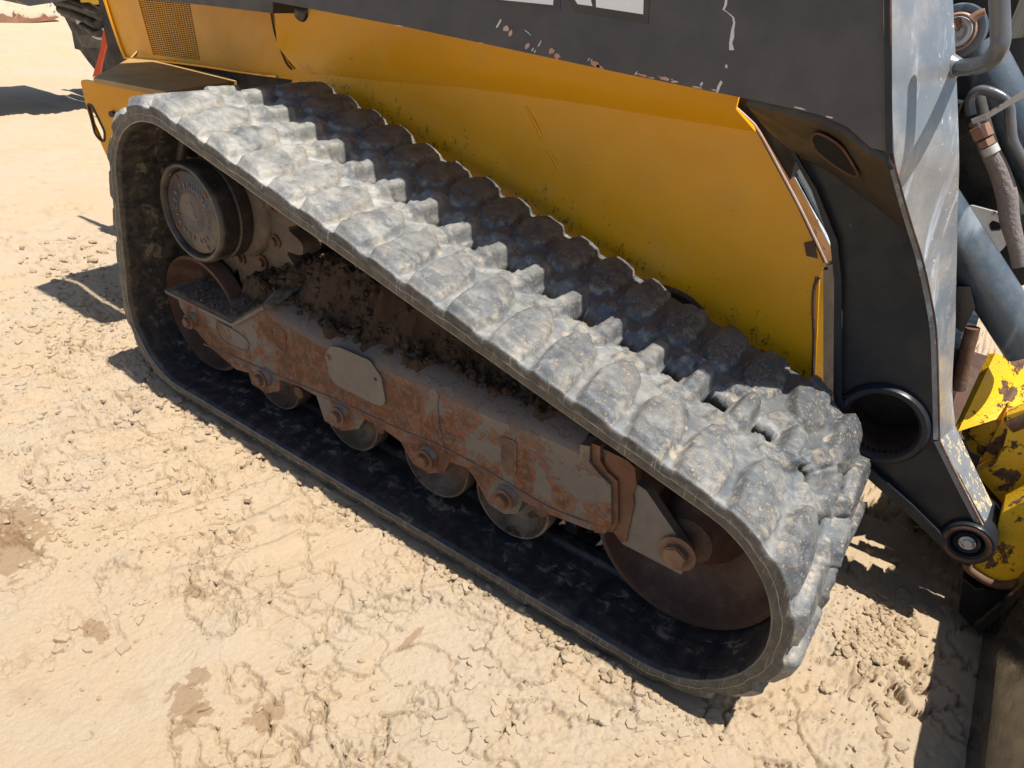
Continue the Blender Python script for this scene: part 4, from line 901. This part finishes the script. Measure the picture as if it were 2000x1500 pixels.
# steel line, hose with sleeve and clamps
tube('hydraulic_line', [AY(p, .60) for p in ((1897, 225), (1893, 200), (1900, 184), (1918, 176), (1950, 186), (1970, 205), (1974, 240), (1980, 280), (2010, 330))], .0075, M['tube_black'], loader, n=12)
sheet('hose_clamp', [[AY((1898, 232), .585), AY((1925, 222), .58), AY((1960, 200), .58), AY((2000, 176), .58)], [AY((1902, 241), .585), AY((1929, 232), .58), AY((1964, 211), .58), AY((2004, 188), .58)]], M['chrome'], loader, th=.004)
hs_ = tube('hydraulic_hose', [AY(p, .60) for p in ((1903, 235), (1916, 255), (1928, 285), (1950, 330), (1966, 380), (1972, 430), (1985, 480), (1992, 520))], [.010, .010, .013, .014, .015, .014, .012, .011], M['sleeve'], loader, n=14)
tube('hose_nut', [AY(p, .59) for p in ((1912, 246), (1922, 268))], .0155, M['copper_rust'], hs_, n=6, sub=1)
tube('hose_nut', [AY(p, .59) for p in ((1924, 272), (1930, 284))], .0125, M['copper_rust'], hs_, n=6, sub=1)
tube('hose_ferrule', [AY(p, .59) for p in ((1931, 286), (1938, 300))], .012, M['chrome'], hs_, n=14, sub=1)
tube('return_hose', [AY(p, .68) for p in ((1905, 180), (1925, 260), (1950, 330), (1990, 420))], .012, M['hose'], loader, n=10)
# latch bracket
br_out = rounded([AY(p, .66) for p in ((1893, 400), (1960, 418), (1974, 432), (1965, 480), (1945, 500), (1900, 470))], .006)
holed('latch_bracket', br_out, [rounded([AY(p, .66) for p in ((1930, 440), (1938, 430), (1955, 436), (1955, 450), (1935, 452))], .003)], Vector((0, .012, 0)), M['chrome'], loader)
# cab front, cross members, far arm leg (dark between the cylinders)
boxo('cab_front', (.16, .64, .44), (.235, 1.5, 1.6), M['black'], loader)
boxo('cross_member', (.30, .62, .60), (.40, 1.5, .86), M['black'], loader)
boxo('far_arm_leg', (.30, 1.50, .62), (.46, 1.62, 1.20), M['leg'], loader)
boxo('lift_linkage', (.26, .70, .86), (.42, 1.5, 1.25), M['cavity'], loader)
plate('cylinder_guard', [(1866, 560), (1895, 560), (1905, 600), (1880, 650), (1866, 640)], .62, .05, M['black'], loader)
tube('rear_strut', [AY(p, .62) for p in ((1872, 760), (1885, 700), (1900, 640))], .012, M['rust'], loader, n=12)
# other side belt, plain
boxo('far_belt', (-1.05, 1.62, .01), (.40, 2.0, .45), M['hose'], loader)

# ---- quick coupler (worn yellow) and bucket
ca, cb_, cc, cd_ = AY((1944, 690), .72), AY((2050, 716), .82), AY((1968, 812), .67), AY((1871, 843), .60)
sheet('coupler_top', [[ca.lerp(cb_, u/6).lerp(cd_.lerp(cc, u/6), v/6)+Vector((0, 0, .006*math.sin(v/6*3.1))) for u in range(7)] for v in range(7)], M['yellow_worn'], loader, th=.014, smooth=True)
plate('coupler_web', [(1878, 846), (1966, 812), (1958, 850), (1950, 885), (1915, 892), (1893, 880)], .66, .02, M['yellow_worn'], loader, bevel=.003)
plate('coupler_plate', [(1966, 812), (2060, 780), (2060, 1000), (1960, 985), (1905, 925), (1945, 905), (1958, 880), (1968, 845)], .60, .03, M['yellow_worn'], loader, bevel=.004)
tube('coupler_pin', [AY((1972, 830), .61), AY((2040, 800), .61)], .016, M['rust'], loader, n=16, sub=1)
plate('coupler_lower', [(1960, 1000), (2060, 950), (2060, 1110), (1980, 1138), (1940, 1136), (1895, 1112), (1925, 1085), (1940, 1050)], .50, .06, M['yellow_worn'], loader, bevel=.006)
tube('coupler_lip', [AY(p, .495) for p in ((1890, 1100), (1896, 1114), (1940, 1140), (1985, 1140), (2060, 1108))], .008, M['rust'], loader, n=10)
plate('coupler_shadow_web', [(1905, 925), (1950, 985), (1960, 1010), (1925, 1060), (1915, 1000)], .62, .02, M['rust'], loader)
boxo('coupler_shade_frame', (.745, .57, .08), (.80, 1.55, .44), M['yellow_worn'], loader, bevel=.006)  # box added to throw shade on the ground beside the arm leg
boxo('coupler_beam', (.60, .74, .02), (.70, 1.50, .14), M['rust_dark'], loader, bevel=.006)
boxo('coupler_shade_box', (.655, .645, .25), (.745, .95, .37), M['yellow_worn'], loader, bevel=.004)  # block added to put the remaining sunlit ground patches in shade
boxo('arm_cross_tube', (.44, .64, .34), (.56, 1.5, .46), M['black'], loader, bevel=.01)
boxo('tray_shade_block', (-1.45, .12, 1.08), (-1.10, .20, 1.24), M['charcoal'], loader)  # unseen blocks added above the rear tray to keep the sun off it
boxo('tray_shade_block', (-1.45, .215, 1.08), (-1.00, .50, 1.30), M['charcoal'], loader)
plate('dark_backing', [(1866, 90), (2100, 60), (2100, 520), (1990, 560), (1905, 575), (1866, 540)], .80, .05, M['black'], loader, bevel=.004)  # black plate added to darken the view behind the cylinders
# bucket: back plate standing across the ground, end block at its top
prof = [(.768, .004), (.765, .10), (.775, .20), (.80, .30), (.84, .36), (1.35, .40), (1.37, .37), (.90, .32), (.82, .22), (.81, .03), (1.30, .008), (1.30, -.004)]
bm = bmesh.new(); prism(bm, [Vector((x, -.02, z)) for x, z in prof], Vector((0, 1.75, 0)))
bk = thing('bucket', (1.0, .8, 0), 'glossy black bucket on the ground in front of the loader at the right border', 'bucket')
bucket = finish(bm, 'bucket_shell', M['bucket'], bk, bevel=.003)
plate('bucket_hook', [(1880, 1130), (1905, 1150), (1975, 1155), (2060, 1130), (2060, 1180), (1945, 1248), (1900, 1226), (1872, 1196)], .485, .05, M['bucket'], bk, bevel=.006)
plate('bucket_wear_edge', [(1902, 1226), (2060, 1090), (2060, 1105), (1912, 1240)], .425, .012, M['bucket'], bk)

# ------------------------------------------------------------------ things behind at the upper left
mach = thing('parked_machine', (-4.3, 1.7, 0), 'dark machine with hoses parked behind the loader at the upper left corner', 'machine')
def mplate(name, px, y, th, mat, **kw): return plate(name, px, y, th, mat, mach, bevel=.01, **kw)
mplate('tyre', [(112, 8), (126, 34), (140, 62), (146, 95), (156, 98), (172, 120), (190, 142), (250, 150), (300, 60), (260, -60), (130, -60)], 1.70, .9, M['hose'])
mplate('upper_guard', [(108, 2), (128, -6), (180, 20), (215, 42), (216, 60), (160, 50), (118, 30)], 1.60, .08, M['black'])
for pts, r in ((((112, 4), (135, 8), (160, 16), (180, 24), (196, 30)), .028), (((118, 18), (140, 26), (165, 36), (190, 50)), .026), (((130, 2), (150, 6), (175, 16), (195, 34)), .022), (((196, 66), (184, 64), (172, 56), (160, 50)), .02)):
    tube('hose', [AY(p, 1.52) for p in pts], r, M['hose'], mach, n=10)
for px in ([(142, 24), (154, 28), (158, 38), (150, 34)], [(147, 36), (160, 42), (157, 50), (149, 46)], [(163, 48), (200, 55), (200, 60), (170, 56)], [(182, 66), (190, 66), (192, 78), (180, 72)]): mplate('steel_fitting', px, 1.54, .05, M['chrome'])
mplate('yellow_cover', [(150, -20), (158, 5), (175, 4), (182, 9), (200, 3), (215, -20)], 1.50, .1, M['bright_yellow'])
mplate('lower_step', [(148, 70), (205, 66), (215, 95), (160, 92)], 1.62, .06, M['black'])
strap = sheet('ratchet_strap', [[AY(p, 1.45) for p in ((208, 46), (203, 72), (199, 98), (190, 128), (184, 150))], [AY(p, 1.45) for p in ((216, 62), (213, 80), (206, 104), (201, 126), (198, 146))]], M['strap'], None, th=.01,
    label='orange ratchet strap hanging in front of the dark machine at upper left', cat='strap')
# grey arm reaching in from the left; it casts the broad shadow on the clay
bm = bmesh.new(); pts = [AX(p, -4.0) for p in ((-400, -80), (30, -60), (44, 4), (58, 12), (112, 4), (185, -10), (185, -80))]
prism(bm, [Vector((p.x, p.y, p.z)) for p in pts], Vector((-.9, 0, 0))); finish(bm, 'support_arm', M['charcoal'], mach, bevel=.01)
bl = thing('blade', (-8.8, 3.0, 0), 'sun bleached yellow blade with a rusty lower edge standing at the upper left corner', 'blade')
bm = bmesh.new(); pts = [AX(p, -8.7) for p in ((-300, 0), (-300, 70), (0, 46), (90, 37), (114, 31), (116, 22), (110, -40))]; prism(bm, rounded(pts, .05), Vector((-.12, 0, 0))); finish(bm, 'blade_plate', M['blade'], bl, bevel=.01)
bm = bmesh.new(); pts = [AX(p, -8.69) for p in ((-300, 50), (-20, 30), (4, 26), (12, 31), (28, 34), (34, 26), (46, 34), (62, 36), (78, 33), (84, 26), (92, 33), (108, 30), (113, 33), (100, 39), (0, 49), (-300, 74))]; prism(bm, pts, Vector((.03, 0, 0))); finish(bm, 'cutting_edge', M['blade_rust'], bl)
